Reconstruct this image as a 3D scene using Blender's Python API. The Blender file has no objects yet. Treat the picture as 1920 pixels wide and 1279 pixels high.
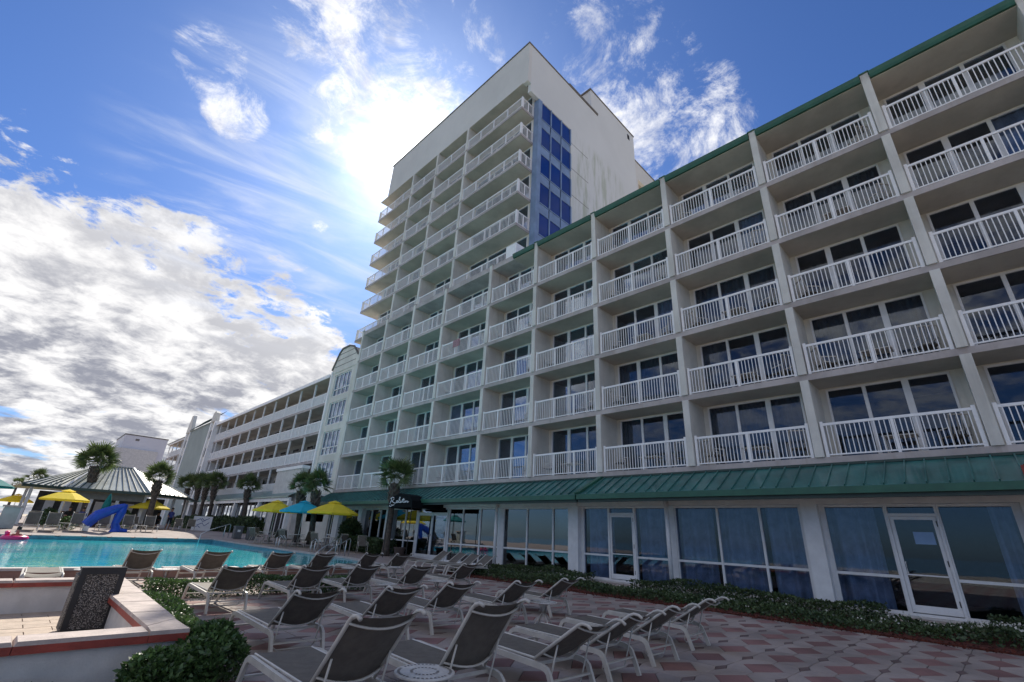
import bpy, math, random
import numpy as np
from mathutils import Vector, Matrix, Euler
random.seed(7)
rng = np.random.default_rng(7)
S = bpy.context.scene
COL = S.collection
R = math.radians
EYE = 1.52

# ------------------------------------------------------------------ camera
def set_camera():
    yaw, pitch, roll, f = 0.773543, 0.402467, -0.0513730, 863.7455
    fw = Vector((math.sin(yaw) * math.cos(pitch), math.cos(yaw) * math.cos(pitch), math.sin(pitch)))
    r0 = Vector((math.cos(yaw), -math.sin(yaw), 0))
    d0 = fw.cross(r0)
    r = r0 * math.cos(roll) + d0 * math.sin(roll)
    d = fw.cross(r)
    m = Matrix(((r.x, -d.x, -fw.x), (r.y, -d.y, -fw.y), (r.z, -d.z, -fw.z)))
    cd = bpy.data.cameras.new('camera')
    cd.sensor_width = 36
    cd.lens = f / 1920 * 36
    cd.clip_start = 0.1
    cd.clip_end = 20000
    c = bpy.data.objects.new('camera', cd)
    c.matrix_world = Matrix.Translation((0, 0, EYE)) @ m.to_4x4()
    COL.objects.link(c)
    S.camera = c
set_camera()

# ------------------------------------------------------------------ sky, sun, exposure
SUN_AZ, SUN_EL = R(27), R(42)
SD = (math.sin(SUN_AZ) * math.cos(SUN_EL), math.cos(SUN_AZ) * math.cos(SUN_EL), math.sin(SUN_EL))
S.view_settings.view_transform = 'Standard'
S.view_settings.look = 'None'
S.view_settings.gamma = 1
S.view_settings.use_curve_mapping = False
S.view_settings.exposure = 1.08

class NT:
    """small helper for node trees"""
    def __init__(s, tree):
        s.t = tree; s.n = tree.nodes; s.l = tree.links
    def node(s, typ, **kw):
        n = s.n.new(typ)
        for k, v in kw.items(): setattr(n, k, v)
        return n
    def put(s, sock, v):
        if isinstance(v, (int, float, tuple, list)): sock.default_value = v
        else: s.l.new(v, sock)
    def math(s, op, a, b=0.0, c=None, clamp=False):
        n = s.node('ShaderNodeMath', operation=op, use_clamp=clamp)
        s.put(n.inputs[0], a); s.put(n.inputs[1], b)
        if c is not None: s.put(n.inputs[2], c)
        return n.outputs[0]
    def dot(s, a, b):
        n = s.node('ShaderNodeVectorMath', operation='DOT_PRODUCT')
        s.put(n.inputs[0], a); s.put(n.inputs[1], b)
        return n.outputs['Value']
    def vmul(s, a, b):
        n = s.node('ShaderNodeVectorMath', operation='MULTIPLY')
        s.put(n.inputs[0], a); s.put(n.inputs[1], b)
        return n.outputs[0]
    def vadd(s, a, b):
        n = s.node('ShaderNodeVectorMath', operation='ADD')
        s.put(n.inputs[0], a); s.put(n.inputs[1], b)
        return n.outputs[0]
    def step(s, v, a, b, lo=0.0, hi=1.0):
        n = s.node('ShaderNodeMapRange', interpolation_type='SMOOTHSTEP')
        s.put(n.inputs['Value'], v); s.put(n.inputs['From Min'], a); s.put(n.inputs['From Max'], b)
        s.put(n.inputs['To Min'], lo); s.put(n.inputs['To Max'], hi)
        return n.outputs[0]
    def noise(s, v, scale, detail=4, rough=0.55, dist=0.0):
        n = s.node('ShaderNodeTexNoise')
        if v is not None: s.put(n.inputs['Vector'], v)
        n.inputs['Scale'].default_value = scale; n.inputs['Detail'].default_value = detail
        n.inputs['Roughness'].default_value = rough; n.inputs['Distortion'].default_value = dist
        return n.outputs[0]
    def mix(s, f, a, b):
        n = s.node('ShaderNodeMix', data_type='RGBA')
        s.put(n.inputs[0], f)
        s.put(n.inputs[6], a if not isinstance(a, tuple) else (*a[:3], 1))
        s.put(n.inputs[7], b if not isinstance(b, tuple) else (*b[:3], 1))
        return n.outputs[2]

def make_world():
    w = bpy.data.worlds.new('World')
    S.world = w
    w.use_nodes = True
    w.node_tree.nodes.clear()
    T = NT(w.node_tree)
    tc = T.node('ShaderNodeTexCoord')
    nv = T.node('ShaderNodeVectorMath', operation='NORMALIZE')
    T.put(nv.inputs[0], tc.outputs['Generated'])
    d = nv.outputs[0]
    sky = T.node('ShaderNodeTexSky', sky_type='NISHITA', sun_disc=False, sun_elevation=SUN_EL, sun_rotation=SUN_AZ)
    sky.air_density = 1.0; sky.dust_density = 0.6; sky.ozone_density = 2.2
    sc = T.vmul(sky.outputs[0], (0.25, 0.375, 0.60))
    sep = T.node('ShaderNodeSeparateXYZ'); T.put(sep.inputs[0], d)
    z = T.math('MAXIMUM', sep.outputs[2], 0.0)
    den = T.math('ADD', z, 0.22)
    pd = T.node('ShaderNodeVectorMath', operation='DIVIDE')
    cb = T.node('ShaderNodeCombineXYZ')
    for i in range(3): T.put(cb.inputs[i], den)
    T.put(pd.inputs[0], d); T.put(pd.inputs[1], cb.outputs[0])
    p = pd.outputs[0]
    def blob(c, inner, outer):
        return T.step(T.dot(d, c), math.cos(R(outer)), math.cos(R(inner)))
    def union(*m):
        r = m[0]
        for x in m[1:]: r = T.math('MAXIMUM', r, x)
        return r
    # large fractal used for the edges of every cloud
    nA = T.noise(p, 3.4, 10, 0.62, 0.35)
    nB = T.noise(p, 12.0, 9, 0.66, 0.5)
    fr = T.math('ADD', T.math('MULTIPLY', nA, 0.62), T.math('MULTIPLY', nB, 0.38))
    fc = T.math('ADD', T.math('MULTIPLY', T.math('SUBTRACT', fr, 0.5), 2.6), 0.5)
    # the bank: everything below one great circle rising to the left
    bank_d = T.math('MULTIPLY', T.dot(d, (0.202, -0.425, 0.882)), -1.0)
    bank = T.step(T.math('ADD', bank_d, T.math('MULTIPLY', T.math('SUBTRACT', fr, 0.47), 0.60)), -0.015, 0.03)
    # thin holes in the bank, more of them towards the horizon
    nH = T.noise(T.vmul(p, (1.0, 1.6, 1.0)), 2.2, 9, 0.6, 0.3)
    hole = T.step(nH, 0.60, 0.70)
    bank = T.math('MULTIPLY', bank, T.math('SUBTRACT', 1.0, T.math('MULTIPLY', hole, 0.9)))
    # the bank lies over the land; seaward (-x) the sky is open
    bank = T.math('MULTIPLY', bank, T.step(T.math('ADD', sep.outputs[0], T.math('MULTIPLY', T.math('SUBTRACT', fr, 0.5), 0.5)), -0.75, -0.30))
    # ragged cumulus round and right of the tower, a small one far left
    puffs = union(blob((0.19, 0.55, 0.81), 8, 17), blob((0.24, 0.64, 0.73), 6, 12), blob((0.33, 0.52, 0.79), 3, 9), blob((0.10, 0.50, 0.86), 4, 13), blob((0.59, 0.27, 0.76), 5, 10.5),
                  blob((0.48, 0.309, 0.821), 5, 10), blob((0.66, 0.25, 0.71), 6, 10))
    small = union(blob((0.000, 0.725, 0.690), .8, 4.0), blob((0.025, 0.742, 0.670), 1.2, 4.6), blob((0.055, 0.757, 0.652), 1, 4.2))
    stray = blob((0.243, 0.80, 0.548), 1.2, 2.6)
    nR = T.noise(p, 7.5, 12, 0.72, 0.45)
    fq = T.math('ADD', T.math('MULTIPLY', T.math('SUBTRACT', T.math('ADD', T.math('MULTIPLY', nR, 0.6), T.math('MULTIPLY', nA, 0.4)), 0.5), 3.4), 0.5)
    pd2 = T.step(T.math('ADD', fq, T.math('MULTIPLY', T.math('SUBTRACT', puffs, 1.0), 1.1)), 0.34, 0.82)
    pd3 = T.step(T.math('ADD', fq, T.math('MULTIPLY', T.math('SUBTRACT', T.math('MAXIMUM', small, stray), 1.0), 1.2)), 0.26, 0.78)
    # unseen broken cloud added behind and beside the frame to whiten the fill light
    rest = T.math('MULTIPLY', T.step(T.dot(d, (0.643, 0.658, 0.391)), 0.40, 0.15), T.step(sep.outputs[2], 0.10, 0.35))
    pd4 = T.math('MULTIPLY', T.step(fc, 0.30, 0.75), rest)
    # cirrus streaks left of the sun
    ang = R(-12)
    cv = T.node('ShaderNodeCombineXYZ')
    T.put(cv.inputs[0], T.math('MULTIPLY', T.dot(p, (math.cos(ang), math.sin(ang), 0)), 1.3))
    T.put(cv.inputs[1], T.math('MULTIPLY', T.dot(p, (-math.sin(ang), math.cos(ang), 0)), 6.0))
    ci = T.noise(cv.outputs[0], 1.6, 8, 0.58, 0.7)
    cir = T.math('MULTIPLY', T.step(ci, 0.40, 0.78), T.math('MULTIPLY', union(blob((0.20, 0.80, 0.565), 5, 19), blob((0.27, 0.76, 0.59), 4, 14)), 0.85))
    # colour of the clouds: bright tops, blue grey hollows
    nS = T.noise(T.vmul(p, (1.3, 1.3, 1.0)), 4.2, 9, 0.60, 0.3)
    shade = T.step(T.math('ADD', T.math('MULTIPLY', nS, 0.70), T.math('MULTIPLY', nB, 0.30)), 0.40, 0.60)
    low = T.step(bank_d, 0.03, 0.22)
    bankcol = T.mix(T.math('MULTIPLY', shade, T.math('ADD', T.math('MULTIPLY', low, 0.40), 0.58)), (5.0, 4.95, 4.95), (1.55, 1.62, 1.95))
    cd = T.mix(bank, sc, bankcol)
    cd = T.mix(cir, cd, (3.7, 4.0, 4.7))
    cd = T.mix(T.math('MULTIPLY', pd2, 0.92), cd, T.mix(T.step(nB, 0.35, 0.6), (3.0, 3.2, 3.9), (5.3, 5.3, 5.4)))
    cd = T.mix(pd4, cd, (5.2, 5.0, 4.8))
    cd = T.mix(T.math('MULTIPLY', pd3, 0.92), cd, T.mix(T.step(nB, 0.35, 0.6), (3.6, 3.7, 4.2), (5.4, 5.4, 5.5)))
    # glare of the hidden sun in the thin cloud around it
    s = T.math('MAXIMUM', T.dot(d, SD), 0.0)
    g = T.math('ADD', T.math('MULTIPLY', T.math('POWER', s, 300.0), 8.0), T.math('MULTIPLY', T.math('POWER', s, 32.0), 1.0))
    g = T.math('MULTIPLY', g, T.math('MAXIMUM', T.math('ADD', T.math('MULTIPLY', fc, 0.9), 0.45), 0.1))
    gc = T.node('ShaderNodeCombineXYZ')
    for i, k in enumerate((1.0, 0.97, 0.90)): T.put(gc.inputs[i], T.math('MULTIPLY', g, k))
    fin = T.vadd(cd, gc.outputs[0])
    bg = T.node('ShaderNodeBackground'); bg.inputs[1].default_value = 0.10
    T.put(bg.inputs[0], fin)
    out = T.node('ShaderNodeOutputWorld')
    T.l.new(bg.outputs[0], out.inputs[0])
make_world()
sl = bpy.data.lights.new('sun', 'SUN')
sl.energy = 3.0; sl.angle = R(0.5); sl.color = (1.0, 0.93, 0.82)
so = bpy.data.objects.new('sun', sl)
so.rotation_euler = Vector(SD).to_track_quat('Z', 'Y').to_euler()
so.location = (0, 0, 60)
COL.objects.link(so)

# ------------------------------------------------------------------ materials
MATS = {}
def mat(name, col, rough=0.6, var=0.12, scale=3.0, bump=0.0, bscale=40.0, metal=0.0, spec=0.5, col2=None, island=0.0,
        streak=0.0, streakcol=None, trans=0.0, coat=0.0, coords='Object'):
    if name in MATS: return MATS[name]
    m = bpy.data.materials.new(name)
    m.use_nodes = True
    T = NT(m.node_tree)
    b = T.n['Principled BSDF']
    b.inputs['Roughness'].default_value = rough
    b.inputs['Metallic'].default_value = metal
    b.inputs['Specular IOR Level'].default_value = spec
    if coat: b.inputs['Coat Weight'].default_value = coat
    tc = T.node('ShaderNodeTexCoord')
    if coords == 'World':
        gm = T.node('ShaderNodeNewGeometry'); v = gm.outputs['Position']
    else: v = tc.outputs['Object']
    c2 = col2 or tuple(min(1, max(0, x * (1 - var * 2.2))) for x in col)
    n = T.noise(v, scale, 6, 0.6)
    c = T.mix(T.step(n, 0.32, 0.68), c2, col)
    n2 = T.noise(v, scale * 13, 3, 0.6)
    c = T.mix(T.math('MULTIPLY', T.step(n2, 0.35, 0.8), var * 0.8), c, tuple(x * 0.6 for x in col))
    if streak:
        mp = T.node('ShaderNodeMapping'); T.put(mp.inputs[0], v); mp.inputs['Scale'].default_value = (1.6, 1.6, 0.12)
        ns = T.noise(mp.outputs[0], 2.2, 8, 0.65)
        c = T.mix(T.math('MULTIPLY', T.step(ns, 0.5, 0.75), streak), c, streakcol or tuple(x * 0.55 for x in col))
    if island:
        gi = T.node('ShaderNodeNewGeometry')
        k = T.math('ADD', T.math('MULTIPLY', gi.outputs['Random Per Island'], island), 1 - island / 2)
        hb = T.node('ShaderNodeHueSaturation'); T.put(hb.inputs['Value'], k); T.put(hb.inputs['Color'], c)
        c = hb.outputs[0]
    T.put(b.inputs['Base Color'], c)
    if bump:
        bn = T.node('ShaderNodeBump'); bn.inputs['Strength'].default_value = bump; bn.inputs['Distance'].default_value = 0.02
        T.put(bn.inputs['Height'], T.noise(v, bscale, 5, 0.65)); T.l.new(bn.outputs[0], b.inputs['Normal'])
    if trans:
        tr = T.node('ShaderNodeBsdfTranslucent'); T.put(tr.inputs[0], c)
        mx = T.node('ShaderNodeMixShader'); mx.inputs[0].default_value = trans
        T.l.new(b.outputs[0], mx.inputs[1]); T.l.new(tr.outputs[0], mx.inputs[2])
        T.l.new(mx.outputs[0], T.n['Material Output'].inputs[0])
    MATS[name] = m
    return m

M_WALL = mat('stucco_wall', (0.74, 0.72, 0.65), 0.85, 0.10, 0.5, 0.25, 60, streak=0.30, streakcol=(0.40, 0.37, 0.30), coords='World')
M_DIV = mat('divider_paint', (0.69, 0.68, 0.63), 0.85, 0.10, 0.6, 0.2, 60, streak=0.38, streakcol=(0.36, 0.35, 0.30), coords='World')
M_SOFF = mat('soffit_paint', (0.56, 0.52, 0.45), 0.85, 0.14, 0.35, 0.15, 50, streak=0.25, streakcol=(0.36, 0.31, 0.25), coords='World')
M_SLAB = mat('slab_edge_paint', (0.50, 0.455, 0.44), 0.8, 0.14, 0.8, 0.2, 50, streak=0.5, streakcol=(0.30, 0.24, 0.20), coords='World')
M_RAIL = mat('white_rail', (0.86, 0.86, 0.86), 0.4, 0.04, 4.0)
M_FRAME = mat('white_window_frame', (0.80, 0.80, 0.80), 0.4, 0.05, 3.0)
M_TOWER = mat('tower_wall', (0.67, 0.66, 0.63), 0.85, 0.06, 0.15, 0.2, 40, streak=0.10, coords='World')
M_GREEN = mat('green_metal_roof', (0.042, 0.175, 0.158), 0.32, 0.18, 1.4, metal=0.0, spec=0.6, coords='World', coat=0.3)
M_GREENED = mat('green_metal_edge', (0.025, 0.12, 0.075), 0.4, 0.12, 2.0, coords='World')
M_GREYROOF = mat('weathered_green_roof', (0.44, 0.48, 0.46), 0.45, 0.14, 1.5, coords='World')  # pale base takes in the sky reflection on the green metal
M_SEAM = mat('dark_roof_seam', (0.03, 0.06, 0.05), 0.5, 0.1)
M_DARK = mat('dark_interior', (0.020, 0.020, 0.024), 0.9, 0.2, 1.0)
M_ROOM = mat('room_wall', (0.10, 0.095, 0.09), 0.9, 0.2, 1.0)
M_CURT = mat('blue_curtain', (0.46, 0.51, 0.60), 0.9, 0.15, 3.0)
M_SHEER = mat('grey_curtain', (0.14, 0.15, 0.16), 0.9, 0.15, 3.0)
M_SPAN = mat('blue_grey_spandrel', (0.22, 0.32, 0.50), 0.35, 0.12, 1.0, coords='World')
M_SLING = mat('sling_fabric', (0.145, 0.128, 0.104), 0.75, 0.12, 9.0, 0.35, 260)
M_LFRAME = mat('lounger_frame', (0.56, 0.53, 0.47), 0.38, 0.08, 5.0)
M_TABLE = mat('table_top', (0.62, 0.60, 0.56), 0.5, 0.08, 9.0)
M_COPRED = mat('red_coping_edge', (0.34, 0.055, 0.035), 0.55, 0.18, 4.0, 0.3, 30)
M_COPTOP = mat('pale_coping', (0.50, 0.42, 0.38), 0.75, 0.14, 5.0, 0.4, 50)
M_WHITEW = mat('white_render', (0.62, 0.60, 0.57), 0.8, 0.08, 3.0, 0.35, 50, streak=0.15)
M_PEBBLE = None
M_BLACK = mat('black_plastic', (0.014, 0.014, 0.016), 0.5, 0.2, 5.0)
M_GREYB = mat('grey_concrete_shell', (0.19, 0.175, 0.16), 0.8, 0.15, 6.0, 0.4, 60)
M_TAR = mat('blue_vinyl', (0.008, 0.07, 0.50), 0.35, 0.15, 3.0, 0.2, 12)
M_YEL = mat('yellow_canvas', (0.98, 0.78, 0.05), 0.8, 0.04, 3.0, trans=0.35)
M_TURQ = mat('turquoise_canvas', (0.03, 0.55, 0.75), 0.8, 0.04, 3.0, trans=0.35)
M_TEAL = mat('teal_canvas', (0.01, 0.22, 0.22), 0.8, 0.08, 3.0, trans=0.2)
M_AWN = mat('black_awning_canvas', (0.006, 0.009, 0.011), 0.9, 0.15, 3.0, spec=0.15)
M_INK = mat('white_lettering', (0.75, 0.76, 0.78), 0.5, 0.03)
M_STEEL = mat('steel_tube', (0.62, 0.64, 0.66), 0.28, 0.06, 5.0, metal=0.85)
M_LEAF = mat('hedge_leaf', (0.085, 0.150, 0.045), 0.38, 0.25, 1.6, island=1.0, trans=0.25, col2=(0.050, 0.100, 0.030), coords='World')
M_LEAFD = mat('dark_cover_leaf', (0.075, 0.115, 0.040), 0.45, 0.25, 1.0, island=1.0, trans=0.2, col2=(0.040, 0.070, 0.025), coords='World')
M_FLOWER = mat('white_petals', (0.60, 0.58, 0.50), 0.6, 0.08, 3.0)
M_FROND = mat('palm_frond', (0.115, 0.155, 0.050), 0.45, 0.25, 1.2, island=0.8, trans=0.3, col2=(0.060, 0.095, 0.030))
M_TRUNK = mat('palm_trunk', (0.13, 0.105, 0.085), 0.9, 0.3, 5.0, 0.8, 18)
M_BOOT = mat('palm_boot', (0.17, 0.14, 0.11), 0.85, 0.25, 5.0, 0.5, 20)
M_MULCH = mat('red_mulch', (0.16, 0.035, 0.018), 0.95, 0.35, 9.0, 1.0, 35, coords='World')
M_JOINT = mat('paver_joint', (0.10, 0.085, 0.078), 0.95, 0.2, 5.0, coords='World')
M_PGREY = mat('paver_grey', (0.39, 0.33, 0.295), 0.8, 0.17, 0.7, 0.35, 70, coords='World', island=0.22)
M_PPINK = mat('paver_pink', (0.29, 0.155, 0.14), 0.8, 0.17, 0.9, 0.35, 70, coords='World', island=0.25)
M_PDARK = mat('paver_dark', (0.18, 0.125, 0.115), 0.8, 0.15, 1.5, 0.35, 70, coords='World', island=0.25)
M_DECK = mat('pool_deck_concrete', (0.36, 0.30, 0.27), 0.85, 0.12, 0.9, 0.4, 40, coords='World')
M_COPING = mat('pool_coping', (0.50, 0.46, 0.43), 0.7, 0.10, 2.0, 0.25, 50, coords='World')
M_RISER = mat('salmon_riser', (0.36, 0.20, 0.15), 0.8, 0.12, 2.0, 0.3, 40, coords='World')
M_TILE = mat('waterline_tile', (0.10, 0.34, 0.42), 0.3, 0.15, 6.0, coords='World')
M_SAND = mat('sand', (0.58, 0.50, 0.38), 0.95, 0.12, 0.05, 0.5, 3, coords='World')
M_BRICK = mat('buff_brick', (0.52, 0.42, 0.33), 0.85, 0.12, 5.0, 0.4, 60, island=0.2, coords='World')
M_SKIN = mat('skin', (0.34, 0.18, 0.12), 0.6, 0.08)
M_HAIR = mat('dark_hair', (0.02, 0.014, 0.01), 0.7, 0.1)
M_SHIRTB = mat('blue_cloth', (0.05, 0.07, 0.28), 0.85, 0.15)
M_SHIRTD = mat('black_cloth', (0.012, 0.012, 0.014), 0.85, 0.15)
M_SHORTS = mat('navy_cloth', (0.015, 0.018, 0.035), 0.85, 0.15)
M_PINKF = mat('pink_vinyl', (0.75, 0.03, 0.18), 0.3, 0.05)
M_WOODB = mat('brown_counter', (0.10, 0.055, 0.04), 0.7, 0.2, 3.0)
M_TERRA = mat('brown_pot', (0.075, 0.05, 0.04), 0.7, 0.15, 4.0)
M_BIN = mat('grey_bin', (0.13, 0.14, 0.15), 0.6, 0.1, 4.0)

def glass(name, tint, gloss=(0.9, 0.95, 1.0), boost=1.0, rough=0.01):
    m = bpy.data.materials.new(name); m.use_nodes = True
    T = NT(m.node_tree); T.n.remove(T.n['Principled BSDF'])
    tr = T.node('ShaderNodeBsdfTransparent'); tr.inputs[0].default_value = (*tint, 1)
    gl = T.node('ShaderNodeBsdfGlossy'); gl.inputs['Color'].default_value = (*gloss, 1); gl.inputs['Roughness'].default_value = rough
    fr = T.node('ShaderNodeFresnel'); fr.inputs[0].default_value = 1.52
    geo = T.node('ShaderNodeNewGeometry')
    bn = T.node('ShaderNodeBump'); bn.inputs['Strength'].default_value = 0.06; bn.inputs['Distance'].default_value = 0.02
    T.put(bn.inputs['Height'], T.noise(geo.outputs['Position'], 0.9, 2, 0.5)); T.l.new(bn.outputs[0], gl.inputs['Normal'])
    mx = T.node('ShaderNodeMixShader')
    T.put(mx.inputs[0], T.math('ADD', T.math('MULTIPLY', fr.outputs[0], boost), 0.02, clamp=True))
    T.l.new(tr.outputs[0], mx.inputs[1]); T.l.new(gl.outputs[0], mx.inputs[2])
    T.l.new(mx.outputs[0], T.n['Material Output'].inputs[0])
    return m
M_GLASS = glass('window_glass', (0.72, 0.78, 0.86), boost=0.6)
M_GLASSC = glass('coated_glass', (0.30, 0.34, 0.36), boost=3.0)
M_BLUEG = mat('blue_coated_glass', (0.010, 0.045, 0.24), 0.05, 0.1, 0.4, spec=0.25, coords='World')

def water():
    m = bpy.data.materials.new('pool_water'); m.use_nodes = True
    T = NT(m.node_tree); b = T.n['Principled BSDF']
    geo = T.node('ShaderNodeNewGeometry'); P = geo.outputs['Position']
    b.inputs['Roughness'].default_value = 0.03
    b.inputs['IOR'].default_value = 1.33
    c = T.mix(T.step(T.noise(P, 0.16, 4, 0.5), 0.35, 0.65), (0.02, 0.36, 0.50), (0.06, 0.60, 0.64))
    T.put(b.inputs['Base Color'], c)
    bn = T.node('ShaderNodeBump'); bn.inputs['Strength'].default_value = 0.35; bn.inputs['Distance'].default_value = 0.05
    w = T.math('ADD', T.noise(P, 1.3, 3, 0.5, 0.6), T.math('MULTIPLY', T.noise(P, 5.0, 3, 0.5, 0.4), 0.25))
    T.put(bn.inputs['Height'], w); T.l.new(bn.outputs[0], b.inputs['Normal'])
    return m
M_WATER = water()
M_SEA = mat('sea_water', (0.02, 0.07, 0.09), 0.12, 0.2, 0.02, 0.8, 0.8, coords='World')

def pebble():
    m = bpy.data.materials.new('pebble_panel'); m.use_nodes = True
    T = NT(m.node_tree); b = T.n['Principled BSDF']; b.inputs['Roughness'].default_value = 0.75
    tc = T.node('ShaderNodeTexCoord')
    v = T.node('ShaderNodeTexVoronoi'); v.inputs['Scale'].default_value = 75; T.put(v.inputs['Vector'], tc.outputs['Object'])
    sp = T.node('ShaderNodeSeparateXYZ'); T.put(sp.inputs[0], v.outputs['Color'])
    c = T.mix(sp.outputs[0], (0.05, 0.045, 0.04), (0.42, 0.38, 0.34))
    c = T.mix(T.step(v.outputs['Distance'], 0.35, 0.6), c, (0.02, 0.018, 0.017))
    T.put(b.inputs['Base Color'], c)
    bn = T.node('ShaderNodeBump'); bn.inputs['Strength'].default_value = 0.8; bn.inputs['Distance'].default_value = 0.01; bn.invert = True
    T.put(bn.inputs['Height'], v.outputs['Distance']); T.l.new(bn.outputs[0], b.inputs['Normal'])
    return m
M_PEBBLE = pebble()

def mould():
    """tower end wall: paint with green algae running down below the parapet"""
    m = bpy.data.materials.new('stained_tower_wall'); m.use_nodes = True
    T = NT(m.node_tree); b = T.n['Principled BSDF']; b.inputs['Roughness'].default_value = 0.85
    geo = T.node('ShaderNodeNewGeometry'); P = geo.outputs['Position']
    c = T.mix(T.step(T.noise(P, 0.2, 5, 0.6), 0.3, 0.7), (0.62, 0.63, 0.62), (0.67, 0.68, 0.67))
    mp = T.node('ShaderNodeMapping'); T.put(mp.inputs[0], P); mp.inputs['Scale'].default_value = (1.3, 1.0, 0.16)
    n = T.noise(mp.outputs[0], 1.5, 9, 0.68)
    sp = T.node('ShaderNodeSeparateXYZ'); T.put(sp.inputs[0], P)
    reg = T.math('MULTIPLY', T.step(sp.outputs[0], 21.9, 23.5), T.step(sp.outputs[0], 31.5, 27.0))
    reg = T.math('MULTIPLY', reg, T.math('MULTIPLY', T.step(sp.outputs[2], 33.0, 31.5), T.step(sp.outputs[2], 17.0, 24.0)))
    c = T.mix(T.math('MULTIPLY', T.step(n, 0.42, 0.62), T.math('MULTIPLY', reg, 0.6)), c, (0.33, 0.37, 0.25))
    T.put(b.inputs['Base Color'], c)
    return m
M_MOULD = mould()

# ------------------------------------------------------------------ object helpers
def link(o, parent=None):
    COL.objects.link(o)
    if parent is not None:
        o.parent = parent
        w = parent.location.copy(); q = parent
        while q.parent is not None:
            q = q.parent
        o.matrix_parent_inverse = Matrix.Translation(-q.location) if parent.parent is None else Matrix.Identity(4)
    return o

def tag(o, label=None, cat=None, group=None, kind=None):
    if label: o['label'] = label
    if cat: o['category'] = cat
    if group: o['group'] = group
    if kind: o['kind'] = kind
    return o

def thing(name, loc, label=None, cat=None, group=None, rotz=0.0, kind=None):
    o = bpy.data.objects.new(name, None)
    o.empty_display_size = 0.3
    o.location = loc; o.rotation_euler = (0, 0, rotz)
    COL.objects.link(o)
    return tag(o, label, cat, group, kind)

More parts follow.
